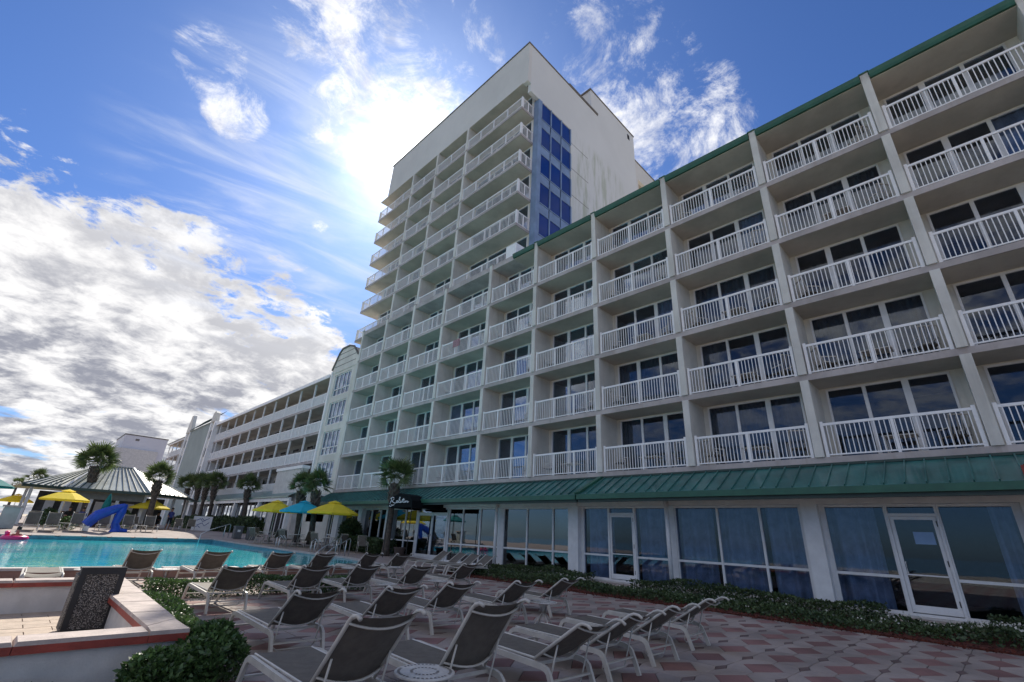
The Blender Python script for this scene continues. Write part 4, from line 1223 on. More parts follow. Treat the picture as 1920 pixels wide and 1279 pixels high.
palm(.7, 85, .7, 5.2, 1.6, 'distant palm standing left behind the pavilion, bigger of two', 0, 0, boots=False, n=22, rt=.15)
palm(-.7, 86, .7, 4.4, 1.0, 'small distant palm at the far left edge of the pavilion', 0, 0, boots=False, n=18, rt=.13)

# ------------------------------------------------------------------ loungers
def make_lounger(rec, side_h=.335):
    """origin under the rear left foot line centre; +y towards the foot end"""
    t = thing('sun_lounger', (0, 0, 0))
    w = .325
    for s in (-1, 1):
        k = MB()
        path = [(s * w, 0.0, 0), (s * w, .055, .15), (s * w, .10, .255), (s * w, .135, .285), (s * w, .19, .30), (s * w, .9, .322), (s * w, 1.50, .34), (s * w, 1.56, .335), (s * w, 1.61, .305), (s * w, 1.66, .22), (s * w, 1.76, 0)]
        k.tube(path, .033, 4, flat=(1.15, .75), up=(1, 0, 0))
        o = k.build('side_frame', M_LFRAME); o.parent = t
    n = 6
    for yy, zz, tt in ((.30, .300, .025), (1.54, .31, .025), (.075, .19, .018), (1.69, .16, .018)):
        o = MB().bar((-w, yy, zz), (w, yy, zz), .03, tt).build('stretcher', M_LFRAME); o.parent = t
    for s in (-1, 1):
        o = MB().tube([(s * (w - .045), .32, .345), (s * (w - .045), 1.57, .365)], .012, 6).build('seat_rail', M_LFRAME); o.parent = t
    k = MB(); vs = []; 
    for i in range(n + 1):
        u = -1 + 2 * i / n
        for j in range(5):
            v = j / 4
            vs.append((u * (w - .05), .34 + 1.23 * v, .352 + .018 * v - .016 * (1 - u * u) * (1 - (2 * v - 1) ** 2 * .5)))
    fs = [(i * 5 + j, (i + 1) * 5 + j, (i + 1) * 5 + j + 1, i * 5 + j + 1) for i in range(n) for j in range(4)]
    k.add(vs, fs)
    o = k.build('seat_sling', M_SLING, smooth=True); o.parent = t
    # back
    th = math.radians(rec); L = .80
    p0 = Vector((0, .33, .345)); dv = Vector((0, -math.cos(th), math.sin(th))); nv = Vector((0, -math.sin(th), -math.cos(th)))  # nv: towards the rear/underside
    bend = dv * .9 + nv * .55
    for s in (-1, 1):
        k = MB()
        X = Vector((s * (w - .03), 0, 0))
        k.tube([X + p0, X + p0 + dv * .35, X + p0 + dv * (L - .08), X + p0 + dv * (L - .03) + nv * .012, X + p0 + dv * (L + .02) + nv * .05, X + p0 + dv * (L + .04) + nv * .10], .017, 8)
        o = k.build('back_rail', M_LFRAME, smooth=True); o.parent = t
    for q, dep in ((.14, .085), (L - .10, .075)):
        k = MB()
        pts = []
        for i in range(9):
            u = -1 + 2 * i / 8
            pts.append(Vector((u * (w - .03), 0, 0)) + p0 + dv * q + nv * (.012 + dep * (1 - u * u)))
        k.tube(pts, .017, 6, flat=(1.0, .6))
        o = k.build('cross_bar', M_LFRAME, smooth=True); o.parent = t
    k = MB(); vs = []
    nj = 8
    for i in range(n + 1):
        u = -1 + 2 * i / n
        for j in range(nj + 1):
            v = j / nj
            q = p0 + dv * (.03 + (L - .03) * v) + Vector((u * (w - .045), 0, 0)) + nv * (.030 * (1 - u * u))
            if v > .88: q = q + nv * ((v - .88) / .12) ** 2 * .045
            vs.append(q)
    fs = [(i * (nj + 1) + j, i * (nj + 1) + j + 1, (i + 1) * (nj + 1) + j + 1, (i + 1) * (nj + 1) + j) for i in range(n) for j in range(nj)]
    k.add(vs, fs)
    o = k.build('back_sling', M_SLING, smooth=True); o.parent = t
    # prop: a bent rod hung from the back frame
    k = MB()
    a = p0 + dv * .34 + nv * .02
    e = Vector((0, a.y + .12, max(.06, a.z - .43)))
    e2 = Vector((0, a.y + .02 , max(.06, a.z - .43)))
    wi = w - .06
    k.tube([a + Vector((-wi, 0, 0)), e + Vector((-wi, 0, .04)), e + Vector((-wi + .05, 0, 0)), e + Vector((wi - .05, 0, 0)), e + Vector((wi, 0, .04)), a + Vector((wi, 0, 0))], .010, 6)
    o = k.build('back_support', M_LFRAME, smooth=True); o.parent = t
    return t

def lounger(x, y, rec, label, rz=0.0, z=0.0, group='sun loungers on the patio', proto={}):
    key = rec
    if key not in proto:
        o = make_lounger(rec); proto[key] = o
    else: o = copy_tree(proto[key])
    o.location = (x, y, z); o.rotation_euler = (0, 0, rz + random.uniform(-.035, .035))
    tag(o, label, 'sun lounger', group)
    return o
hw = .325
# front row (left to right), backs towards the camera
lounger(2.03 + hw, 3.88, 48, 'nearest lounger at the bottom, tall upright back, left of the round table', .02)
lounger(3.12 + hw, 3.66, 53, 'upright-backed lounger just right of the round table in front', -.01)
lounger(4.34 + hw, 3.55, 33, 'low-backed front row lounger, first right of the upright pair', -.02)
lounger(5.48 + hw, 3.68, 33, 'front row lounger, third from the right, legs cut by the lower edge', .0)
lounger(6.72 + hw, 3.80, 33, 'front row lounger, second from the right', .0)
lounger(8.25 + hw, 3.98, 33, 'rightmost lounger of the front row, near the planted bed', .03)
# second row
lounger(2.68 + hw, 6.58, 37, 'second row lounger at the left, beside the planter shrub', .0)
lounger(4.08 + hw, 6.75, 36, 'second row lounger, second from the left', -.02)
lounger(5.36 + hw, 6.98, 36, 'second row lounger behind the tall upright back, middle of its row', .0)
lounger(6.95 + hw, 6.98, 35, 'second row lounger left of the small table, second from the right', -.03)
lounger(8.65 + hw, 7.25, 34, 'rightmost lounger of the second row, behind the small table', .02)
# third row
lounger(2.95 + hw, 10.45, 38, 'third row lounger at the left next to the low hedge', -.02)
lounger(4.38 + hw, 10.40, 38, 'third row lounger, second from the left, before the low hedge', .0)
lounger(5.75 + hw, 10.75, 37, 'third row lounger, third from the left', .0)
lounger(7.02 + hw, 10.45, 37, 'third row lounger between the two small round tables', .02)
lounger(9.20 + hw, 11.20, 36, 'rightmost lounger of the third row, on open pavers', -.02)
# row at the pool edge
lounger(2.23 + hw, 15.2, 40, 'poolside lounger between the two white tables at the left', .0)
lounger(3.76 + hw, 15.0, 40, 'poolside lounger right of the left-hand white tables', .0)
lounger(5.48 + hw, 15.15, 39, 'poolside lounger, third from the left, before the turquoise water', .0)
lounger(6.80 + hw, 15.2, 38, 'poolside lounger below the chrome steps rail', .02)
lounger(8.70 + hw, 15.7, 38, 'poolside lounger past the pool corner, second from the right', .0)
lounger(9.85 + hw, 15.6, 38, 'poolside lounger past the pool corner, rightmost of its row', .0)
# the flat one behind the planter wall
lounger(.52 + hw, 14.6, 3, 'fully reclined pale lounger lying flat behind the planter wall', .0)
# four facing the pool with heads to the building
for i, (yy, lb) in enumerate(((15.75, 'nearest'), (16.75, 'second nearest'), (17.75, 'third nearest'), (19.1, 'farthest'))):
    lounger(14.45 + .1 * i, yy, 33, 'lounger with its foot to the pool and head to the glass, %s of four' % lb, R(90), 0.02, 'loungers with heads to the restaurant')
# beyond the pool, facing us
for i, (x, y, lb) in enumerate(((.95, 41.2, 'far brown lounger left of the pink float'), (1.85, 41.3, 'far brown lounger beside a low table'), (3.0, 41.8, 'far lounger left of the blue pool lift cover'),
                               (4.45, 43.0, 'far lounger seen through the blue pool lift'), (5.75, 43.0, 'far pale lounger just right of the blue pool lift'),
                               (7.05, 43.4, 'far pale lounger in front of the stout palm'), (-.2, 43.9, 'far lounger beside the cabinet at the left edge'))):
    lounger(x, y, 62, lb, R(180), hgt(y) + .02, 'loungers across the pool')

def side_table(x, y, label, z=0.0, r=.26, h=.42):
    t = thing('side_table', (x, y, z), label, 'side table', 'round side tables', random.uniform(0, 3))
    k = MB().lathe([(.0, h - .022), (r * .96, h - .022), (r, h - .014), (r, h - .004), (r * .985, h), (0, h)], (0, 0, 0), 40)
    top = k.build('table_top', M_TABLE); top.parent = t
    k = MB()
    for rr, w, nn in ((.86, .012, 40), (.44, .012, 22)):
        for i in range(nn):
            if i % 10 == 9: continue
            a = 2 * math.pi * i / nn
            k.box(-.004, -.004, 0, .004, .004, .001) if False else None
            c, s = math.cos(a), math.sin(a); R0, R1 = r * rr - w, r * rr + w; da = math.pi / nn * .55
            k.add([(R0 * math.cos(a - da), R0 * math.sin(a - da), h + .002), (R1 * math.cos(a - da), R1 * math.sin(a - da), h + .002),
                   (R1 * math.cos(a + da), R1 * math.sin(a + da), h + .002), (R0 * math.cos(a + da), R0 * math.sin(a + da), h + .002)], [(0, 1, 2, 3)])
    o = k.build('pressed_pattern', M_GREYB, kind='stuff'); o.parent = top
    k = MB().tube([(0, 0, .16), (0, 0, h - .02)], .022, 8)
    o = k.build('stem', M_LFRAME); o.parent = t
    for i in range(4):
        a = i * math.pi / 2
        o = MB().tube([(math.cos(a) * .21, math.sin(a) * .21, 0), (math.cos(a) * .10, math.sin(a) * .10, .16), (math.cos(a) * .02, math.sin(a) * .02, .24), (math.cos(a) * .10, math.sin(a) * .10, h - .03)], .012, 6).build('leg', M_LFRAME, smooth=True)
        o.parent = t
    return t
side_table(2.92, 3.86, 'nearest round side table with a ringed top at the bottom edge')
side_table(7.65, 6.60, 'round side table between the two right loungers of the second row')
side_table(6.45, 10.3, 'round side table in the third row, left one')
side_table(8.15, 10.6, 'round side table in the third row, right one')
side_table(7.85, 14.7, 'small table by the pool corner, left of the pair')
side_table(9.6, 14.9, 'small table by the pool corner, right of the pair')
side_table(3.05, 14.7, 'white side table left of a poolside lounger')
side_table(1.58, 14.8, 'white side table right of the flat lounger')
side_table(2.45, 41.0, 'far low table between brown loungers', .62, .3)
side_table(6.4, 42.2, 'far small table in front of the stout palm', .66, .3)

# ------------------------------------------------------------------ planter walls with red coping
def planter():
    t = thing('planter_wall', (1.0, 9, 0), 'low white wall with pale coping edged in red round a paved bay', 'wall')
    zt = .50
    xo, xi, yf, yi, yb, ybo = 1.655, 1.33, 6.22, 6.55, 11.55, 11.95
    MB().box(-9, yf + .06, -.05, xo - .06, yi - .04, zt - .10).build('front_wall', M_WHITEW, t)
    MB().box(xi + .06, yi - .04, -.05, xo - .06, ybo - .06, zt - .10).build('side_wall', M_WHITEW, t)
    MB().box(-9, yb + .06, -.05, xi + .06, ybo - .06, zt - .10).build('back_wall', M_WHITEW, t)
    # coping stones one by one: red moulded edge below, pale top
    def stone(p, name='coping_stone'):
        ins = 0.012
        cx = sum(a for a, b in p) / 4; cy = sum(b for a, b in p) / 4
        q = [(cx + (a - cx) * .995, cy + (b - cy) * .995) for a, b in p]
        r = [(cx + (a - cx) * .96, cy + (b - cy) * .96) for a, b in p]
        k = MB(); k.cur = 1; k.prism(q, zt - .10, zt - .035)
        k.cur = 0
        n = 4
        k.add([(*a, zt - .035) for a in q] + [(*a, zt) for a in r], [tuple(range(4, 8))] + [(i, (i + 1) % 4, (i + 1) % 4 + 4, i + 4) for i in range(4)])
        k.build(name, [M_COPTOP, M_COPRED], t)
    xs = [-9, -7.5, -6, -4.5, -3, -1.8, -.7, .35, xi - .02]
    for a, c in zip(xs, xs[1:]): stone([(a, yf), (c, yf), (c, yi), (a, yi)])
    stone([(xi - .02, yf), (xo, yf), (xo, yi + .35), (xi, yi)])
    ys = [yi + .0, 7.5, 8.45, 9.4, 10.3, 11.2, ybo]
    for a, c in zip(ys, ys[1:]):
        stone([(xi, a), (xo + (a - yf) * .03, a + (.35 if a == ys[0] else 0)), (xo + (c - yf) * .03, c), (xi, c)])
    for a, c in zip(xs[3:], xs[4:]): stone([(a, yb), (c, yb), (c, ybo), (a, ybo)])
    # buff paving inside
    f = MB().quad((-9, yi, .004), (xi, yi, .004), (xi, yb + .06, .004), (-9, yb + .06, .004)); f.build('bay_joint_bed', mat('buff_joint', (0.25, .19, .15), .9, .1), t)
    m1 = MB().box(0.006, .006, .005, .594, .294, .02).mesh('paving_brick', M_BRICK)
    row = 0; y = yi
    while y < yb:
        x = -2.4 + (.3 if row % 2 else 0)
        while x < xi - .1:
            wv = min(.6, xi - x) / .6
            o = inst('paving_brick', m1, t, (x - 1.0, y - 9, random.uniform(-.001, .002)), None, (wv, 1, 1)); x += .6
        y += .3; row += 1
planter()

def litter_bin():
    t = thing('litter_bin', (1.2, 9.55, .0), 'dark framed litter bin with pebbled panels inside the low walls', 'bin')
    x0, x1, y0, y1, h = -.28, .23, -.25, .27, .85
    k = MB().box(x0 + .03, y0 + .03, 0, x1 - .03, y1 - .03, h - .05)
    o = k.build('body', M_GREYB); o.parent = t
    k = MB()
    for x in (x0 + .035, x1 - .035):
        k.box(x - .035, y0 - .01, .02, x + .035, y0 + .03, h - .09)
    k.box(x0, y0 - .01, h - .09, x1, y0 + .03, h - .0).box(x0 + .07, y0 - .01, .02, x1 - .07, y0 + .03, .09)
    o = k.build('panel_frame', M_BLACK); o.parent = t
    o = MB().box(x0 + .07, y0 + .004, .09, x1 - .07, y0 + .028, h - .09).build('pebble_panel', M_PEBBLE); o.parent = t
    o = MB().box(x0 - .004, y0 + .07, .06, x0 + .028, y1 - .05, h - .1).build('side_panel', M_PEBBLE); o.parent = t
    o = MB().box(x0 + .02, y0 + .035, h - .049, x1 - .02, y1 - .03, h - .02).build('lid', M_BLACK); o.parent = t
litter_bin()

# ------------------------------------------------------------------ planting
def fbm(x, y, s):
    v = 0; a = 1
    for i in range(4):
        v += a * np.sin(x * s + 1.3 * i + 1.7 * np.sin(y * s * .8 + i)) * np.cos(y * s * 1.1 + 2.1 * i + 1.2 * np.sin(x * s * .7)); s *= 2.1; a *= .55
    return v
def bed():
    MB().box(13.45, -14, -.05, 17.1, 17.4, .03).build('planting_bed', M_MULCH, kind='structure')
    # ragged line of mulch chips spilling on to the pavers
    n = 5000
    P = np.stack([rng.uniform(13.2, 13.75, n), rng.uniform(-6, 17, n), rng.uniform(.005, .05, n)], 1)
    me = quads_mesh('mulch_chips', leaves(P, .05, .5, .1), M_MULCH)
    o = bpy.data.objects.new('mulch_chips', me); COL.objects.link(o); tag(o, 'red brown mulch chips along the edge of the planted bed', 'mulch', kind='stuff')
    n = 62000
    y = rng.uniform(-8, 17.3, n)
    xa = 13.75 + .18 * np.sin(y * 1.3) + .1 * np.sin(y * 3.1)
    x = xa + (16.72 - xa) * rng.random(n) ** .9
    hh = .20 + .10 * fbm(x, y, .9)
    hh = np.clip(hh + np.where(x > 15.6, .16, 0), .06, .55) * np.clip((x - xa) / .3 + .25, .2, 1)
    # keep the doorsteps clear
    ok = ~(((y > .7) & (y < 2.6) & (x > 15.6)) | ((y > 9.7) & (y < 11.7) & (x > 15.6)))
    z = hh * (1 - rng.random(n) ** 2.2 * .8)
    P = np.stack([x, y, z], 1)[ok]
    me = quads_mesh('ground_cover', leaves(P, .075, .6, .6), M_LEAFD)
    o = bpy.data.objects.new('ground_cover', me); COL.objects.link(o); tag(o, 'dark green ground cover in the bed before the restaurant glass', 'ground cover', kind='stuff')
    n = 420
    y = np.concatenate([rng.normal(.6, .9, n // 2), rng.uniform(-3, 12, n - n // 2)])
    x = 13.95 + rng.random(n) * 1.5
    P = np.stack([x, y, .22 + .10 * fbm(x, y, .9) + .06], 1)
    me = quads_mesh('bed_flowers', leaves(P, .045, .8, .8), M_FLOWER)
    o = bpy.data.objects.new('bed_flowers', me); COL.objects.link(o); tag(o, 'tiny white flowers scattered through the ground cover', 'flowers', kind='stuff')
bed()

def shrub(name, label, cx, cy, rx, ry, h, n, size, z0=0.0, m=None, cat='shrub', group=None, asp=.55):
    u = rng.random(n); a = rng.uniform(0, 2 * math.pi, n)
    lump = 1 + .18 * np.sin(a * 3 + cx) + .12 * np.sin(a * 7 + cy * 3)
    rad = np.sqrt(u) * lump
    x = cx + rx * rad * np.cos(a); y = cy + ry * rad * np.sin(a)
    top = h * np.sqrt(np.clip(1 - (rad / 1.3) ** 2, .03, 1)) * (1 + .22 * fbm(x * 2.1, y * 2.1, 1.6) * .5)
    z = z0 + top * (1 - rng.random(n) ** 2.5)
    t = thing(name, (cx, cy, z0), label, cat, group)
    me = quads_mesh('foliage', leaves(np.stack([x - cx, y - cy, z - z0], 1), size, asp, .7), m or M_LEAF)
    inst('foliage', me, t)
    k = MB()
    for i in range(7):
        aa = i * .9; k.tube([(0, 0, 0), (rx * .5 * math.cos(aa), ry * .5 * math.sin(aa), h * .6)], [.02, .008], 5)
    o = k.build('stem', M_TRUNK); o.parent = t
    return t
shrub('shrub', 'dense glossy shrub wrapped round the near corner of the white wall', 1.86, 6.35, .36, .62, .46, 6500, .060)
shrub('shrub', 'shrub growing along the right side of the white wall', 2.02, 8.1, .34, 1.2, .30, 7000, .05)
shrub('shrub', 'leafy shrub between the wall and the third row loungers', 2.15, 10.4, .38, 1.4, .32, 7000, .05)
shrub('shrub', 'low shrub sprouting in front of the white wall at the corner', 1.42, 5.90, .34, .26, .36, 3600, .055)
shrub('shrub', 'dark low plant at the lower left corner before the white wall', .32, 5.95, .45, .22, .22, 2600, .05)
shrub('shrub', 'creeping sprigs at the foot of the white wall', .85, 6.05, .32, .10, .12, 350, .05)
def hedge(name, label, x0, x1, y0, y1, h, n, size, z0=0.0, m=None):
    x = rng.uniform(x0, x1, n); y = rng.uniform(y0, y1, n)
    z = z0 + h * (1 + .15 * fbm(x, y, 2.0)) * (1 - rng.random(n) ** 2.5)
    t = thing(name, ((x0 + x1) / 2, (y0 + y1) / 2, z0), label, 'hedge')
    me = quads_mesh('foliage', leaves(np.stack([x - (x0 + x1) / 2, y - (y0 + y1) / 2, z - z0], 1), size, .55, .6), m or M_LEAF)
    inst('foliage', me, t)
    return t
hedge('hedge', 'low clipped hedge between the third row and the poolside loungers', 2.4, 7.4, 12.6, 13.3, .34, 16000, .055)
hedge('hedge', 'low hedge along the glass between the palm and the tables', 15.2, 16.5, 25.8, 30.3, .75, 14000, .10, .25, M_LEAFD)
shrub('shrub', 'tall leafy bush against the restaurant glass right of the yellow umbrella', 15.9, 30.6, .7, .7, 1.9, 6000, .14, .3, M_LEAFD)
for i, (y, lb) in enumerate(((48.5, 'dark bush nearest the grey bins by the gallery'), (51.8, 'dark bush at the foot of the lone palm'), (55.5, 'dark bush behind the white board'),
                             (60, 'dark bush left of the white board'), (65, 'dark bush under the palm row, middle'), (71, 'dark bush under the palm row, far end'))):
    shrub('shrub', lb, 15.3 - .12 * i, y, 1.2, 1.9, 1.35, 4500, .16, .68, M_LEAFD, group='bushes along the gallery')
shrub('shrub', 'small bright bush between far loungers at the pool edge', 2.6, 42.2, .45, .4, .8, 1500, .09, .62)
shrub('shrub', 'yellow-green plant right of the blue pool lift', 6.0, 47, .5, .5, 1.2, 1500, .12, .7)
shrub('shrub', 'light green plant at the left end of the bar counter', 1.9, 50.5, .6, .5, 1.1, 1500, .12, .7)

# ------------------------------------------------------------------ umbrellas
def umbrella(x, y, z0, r, hz, m, label, valance=.0, tilt=0.0):
    t = thing('parasol', (x, y, z0), label, 'parasol', 'open parasols')
    H = hz - z0
    n = 8; k = MB()
    top = (0, 0, H)
    rim = [(r * math.cos(2 * math.pi * i / n + .3), r * math.sin(2 * math.pi * i / n + .3), H - r * .42) for i in range(n)]
    mid = [(p[0] * .5, p[1] * .5, H - r * .17) for p in rim]
    vt = [(p[0] * .22, p[1] * .22, H - r * .06) for p in rim]
    vs = vt + mid + rim + [(p[0], p[1], p[2] - .10) for p in rim]
    fs = []
    for ring in range(3):
        for i in range(n): fs.append((ring * n + i, (ring + 1) * n + i, (ring + 1) * n + (i + 1) % n, ring * n + (i + 1) % n))
    k.add(vs, fs)
    o = k.build('canopy', m); o.parent = t
    k = MB(); k.add([(p[0] * .30, p[1] * .30, H - r * .04) for p in rim] + [(0, 0, H + .09)], [(i, (i + 1) % n, n) for i in range(n)])
    o = k.build('vent_cap', m); o.parent = t
    o = MB().tube([(0, 0, 0), (0, 0, H + .08)], .022, 8).build('pole', M_LFRAME); o.parent = t
    for p in rim:
        o = MB().bar((p[0] * .97, p[1] * .97, p[2] + .0), (0, 0, H - .12), .015, .015).build('rib', M_LFRAME); o.parent = t
    o = MB().lathe([(0, 0), (.28, 0), (.28, .06), (.05, .10), (.05, .3)], (0, 0, 0), 16).build('base', M_GREYB); o.parent = t
    return t
umbrella(12.6, 35.3, .48, 1.45, 3.05, M_YEL, 'left yellow parasol over the terrace tables behind the turquoise one')
umbrella(13.4, 32.6, .42, 1.45, 3.05, M_TURQ, 'turquoise parasol between the two yellow ones on the terrace')
umbrella(13.9, 29.3, .33, 1.5, 3.03, M_YEL, 'right-hand yellow parasol on the terrace, nearest the awning')
umbrella(2.3, 46.6, .7, 1.45, 3.1, M_YEL, 'yellow parasol in front of the bar at the left palm')
umbrella(8.0, 51.0, .7, 1.5, 3.0, M_YEL, 'yellow parasol behind the stout palm')
umbrella(-.15, 60, .7, 1.2, 2.9, M_YEL, 'small distant yellow parasol left of the bar')
umbrella(-1.75, 44.5, .7, 1.4, 3.55, M_TEAL, 'teal parasol cut by the left edge of the picture')
t = thing('closed_parasol', (4.95, 49.5, .7), 'closed dark teal parasol standing behind the blue pool lift', 'parasol')
o = MB().lathe([(0, 0), (.03, 0), (.03, 1.0), (.30, 1.05), (.24, 1.8), (.10, 2.35), (.03, 2.5), (0, 2.55)], (0, 0, 0), 12).build('folded_canopy', M_TEAL, smooth=True); o.parent = t

# ------------------------------------------------------------------ terrace furniture
def make_chair():
    t = thing('patio_chair', (0, 0, 0))
    for s in (-1, 1):
        k = MB()
        k.tube([(s * .27, -.28, 0), (s * .27, -.18, .30), (s * .27, -.05, .56), (s * .27, .10, .64), (s * .27, .24, .56), (s * .27, .30, .34), (s * .27, .27, 0)], .014, 6)
        o = k.build('arm_frame', M_LFRAME, smooth=True); o.parent = t
    o = MB().box(-.24, -.2, .40, .24, .26, .425).build('seat', M_SLING); o.parent = t
    k = MB(); k.add([(-.25, -.22, .42), (.25, -.22, .42), (.25, -.36, .92), (-.25, -.36, .92), (-.25, -.24, .41), (.25, -.24, .41), (.25, -.38, .92), (-.25, -.38, .92)],
                    [(0, 1, 2, 3), (7, 6, 5, 4), (3, 2, 6, 7), (0, 3, 7, 4), (1, 5, 6, 2)])
    o = k.build('backrest', M_SLING); o.parent = t
    k = MB()
    k.tube([(-.255, -.21, .40), (-.255, -.38, .95), (.255, -.38, .95), (.255, -.21, .40)], .013, 6)
    o = k.build('back_frame', M_LFRAME); o.parent = t
    return t
CH = make_chair(); used = [False]
def chair(x, y, rz, label, z=None, group='chairs round the terrace tables', sc=1.0):
    o = CH if not used[0] else copy_tree(CH)
    used[0] = True
    o.location = (x, y, hgt(y) if z is None else z); o.rotation_euler = (0, 0, rz); o.scale = (sc,) * 3
    tag(o, label, 'chair', group)
def dining_table(x, y, label, r=.5, z=None, group='terrace tables'):
    t = thing('patio_table', (x, y, hgt(y) if z is None else z), label, 'table', group)
    o = MB().lathe([(0, .70), (r, .70), (r, .73), (0, .73)], (0, 0, 0), 24).build('table_top', M_TABLE); o.parent = t
    for i in range(4):
        a = i * math.pi / 2 + .6
        o = MB().tube([(math.cos(a) * .36, math.sin(a) * .36, 0), (math.cos(a) * .12, math.sin(a) * .12, .35), (math.cos(a) * .36, math.sin(a) * .36, .70)], .015, 6).build('leg', M_LFRAME, smooth=True); o.parent = t
for n_, (tx, ty, nm) in enumerate(((13.75, 28.9, 'the table under the right yellow parasol'), (13.2, 32.4, 'the table under the turquoise parasol'), (12.5, 35.6, 'the table under the left yellow parasol'))):
    dining_table(tx, ty, 'round terrace table under the ' + nm.split('under the ')[1])
    for i, (aa, pos) in enumerate(((200, 'pool side of'), (290, 'near side of'), (20, 'glass side of'), (110, 'far side of'))):
        a = R(aa); d = .85
        chair(tx + math.cos(a) * d, ty + math.sin(a) * d, a + math.pi / 2, 'brown sling chair at the %s %s' % (pos, nm))
chair(14.9, 26.9, R(160), 'brown sling chair standing by itself near the low hedge')

def tube_thing(name, paths, r, m, label, cat, loc, group=None):
    t = thing(name, loc, label, cat, group)
    for p in paths:
        o = MB().tube([tuple(Vector(q) - Vector(loc)) for q in p], r, 8).build('rail', m, smooth=True); o.parent = t
def steps_rail(x, y, dx, dy, z, lab, n=2):
    ps = []
    for i in range(n):
        ox, oy = x + (.55 * i) * dy, y - (.55 * i) * dx
        ps.append([(ox, oy, z), (ox, oy, z + .8), (ox + dx * .08, oy + dy * .08, z + .88), (ox + dx * 1.4, oy + dy * 1.4, z + .45), (ox + dx * 1.9, oy + dy * 1.9, z + .2), (ox + dx * 1.95, oy + dy * 1.95, z - .5)])
        ps.append([(ox + dx * .35, oy + dy * .35, z), (ox + dx * .35, oy + dy * .35, z + .80)])
    tube_thing('pool_handrail', ps, .022, M_STEEL, lab, 'handrail', (x, y, z))
steps_rail(12.6, 24.0, -.86, -.5, .2, 'pair of chrome hand rails dropping into the near corner of the pool')
steps_rail(10.9, 38.2, -.95, -.3, .57, 'single chrome hand rail at the far right corner of the pool', 1)
for i, (x, y) in enumerate(((12.1, 27.2), (11.6, 31.0))):
    tube_thing('pool_ladder', [[(x, y - .22, hgt(y) - .3), (x - .0, y - .22, hgt(y) + .55), (x + .18, y - .22, hgt(y) + .68), (x + .38, y - .22, hgt(y) + .5), (x + .45, y - .22, hgt(y))],
                               [(x, y + .22, hgt(y) - .3), (x, y + .22, hgt(y) + .55), (x + .18, y + .22, hgt(y) + .68), (x + .38, y + .22, hgt(y) + .5), (x + .45, y + .22, hgt(y))]],
               .02, M_STEEL, ('curved ladder rails on the pool edge, nearer the terrace corner', 'curved ladder rails on the pool edge, farther along the terrace')[i], 'ladder', (x, y, hgt(y)))

# blue covered pool lift
t = thing('pool_lift', (4.4, 41.3, .62), 'pool access lift under a bright blue vinyl cover at the far edge', 'pool lift')
k = MB().tube([(-.95, .0, .35), (-.55, 0, .95), (.3, 0, 1.42), (.72, 0, 1.62)], [.30, .34, .27, .16], 10, flat=(1, .8), up=(0, 1, 0))
o = k.build('arm_cover', M_TAR, smooth=False); o.parent = t
k = MB().tube([(.70, 0, 1.72), (.62, 0, 1.2), (.50, 0, .5), (.62, 0, .2), (.62, 0, .0)], [.14, .25, .22, .26, .34], 10, flat=(1, .8), up=(0, 1, 0))
o = k.build('post_cover', M_TAR); o.parent = t
o = MB().tube([(.5, 0, .12), (1.25, 0, .08)], [.18, .10], 8).build('hanging_flap', M_TAR); o.parent = t
o = MB().box(-1.0, -.2, .0, -.75, .2, .3).build('foot_rest', M_RAIL); o.parent = t

# grey bins, white board, pot, cabinet
for i, (x, y, lb) in enumerate(((12.15, 40.6, 'grey square bin, left of the pair by the terrace'), (12.95, 40.1, 'grey square bin, right of the pair by the terrace'))):
    t = thing('waste_bin', (x, y, hgt(y)), lb, 'bin', 'grey bins')
    o = MB().prism([(-.26, -.26), (.26, -.26), (.26, .26), (-.26, .26)], 0, .78).build('body', M_BIN); o.parent = t
    o = MB().box(-.29, -.29, .78, .29, .29, .86).build('lid', M_BIN); o.parent = t
    o = MB().box(-.1, -.267, .45, .1, -.262, .6).build('bin_label', M_FRAME); o.parent = t
t = thing('notice_board', (12.3, 51.6, .7), 'white board with blue scribbled marks leaning by the bushes', 'board')
o = MB().box(-.75, -.03, .05, .75, .03, 1.25).build('panel', M_RAIL); o.parent = t
k = MB()
for st in ([(-.5, .9), (-.2, 1.05), (.0, .8), (.3, 1.0)], [(-.4, .5), (0, .7), (.2, .45), (.55, .75)], [(-.1, 1.1), (.1, .9), (.5, 1.1)], [(-.55, .3), (-.3, .45), (-.1, .3)]):
    k.tube([(u, -.035, v) for u, v in st], .025, 5)
o = k.build('blue_marks', M_SHIRTB); o.parent = t
t = thing('plant_pot', (15.55, 23.95, .15), 'round brown plant pot beside the entrance door', 'pot')
o = MB().lathe([(0, 0), (.20, 0), (.30, .5), (.33, .5), (.33, .58), (.28, .58), (.26, .5), (0, .5)], (0, 0, 0), 20).build('pot', M_TERRA, smooth=False); o.parent = t
t = thing('towel_cabinet', (-.1, 41.2, .62), 'grey box cabinet with a thatched top at the left edge beyond the pool', 'cabinet')
o = MB().box(-.35, -.3, 0, .35, .3, 1.15).build('body', M_GREYROOF); o.parent = t
o = MB().box(-.45, -.4, 1.15, .45, .4, 1.25).build('top', M_COPTOP); o.parent = t
# swimmers' float
t = thing('pool_float', (.45, 40.0 - 3.0, .12), 'bright pink inflatable float in the pool at the left edge', 'float')
k = MB()
ring = [(math.cos(a) * .42, math.sin(a) * .42, .12) for a in [2 * math.pi * i / 16 for i in range(17)]]
k.tube(ring, .15, 8, caps=False)
k.tube([(-.3, 0, .2), (-.35, -.1, .45)], .10, 8)
o = k.build('ring', M_PINKF, smooth=True); o.parent = t

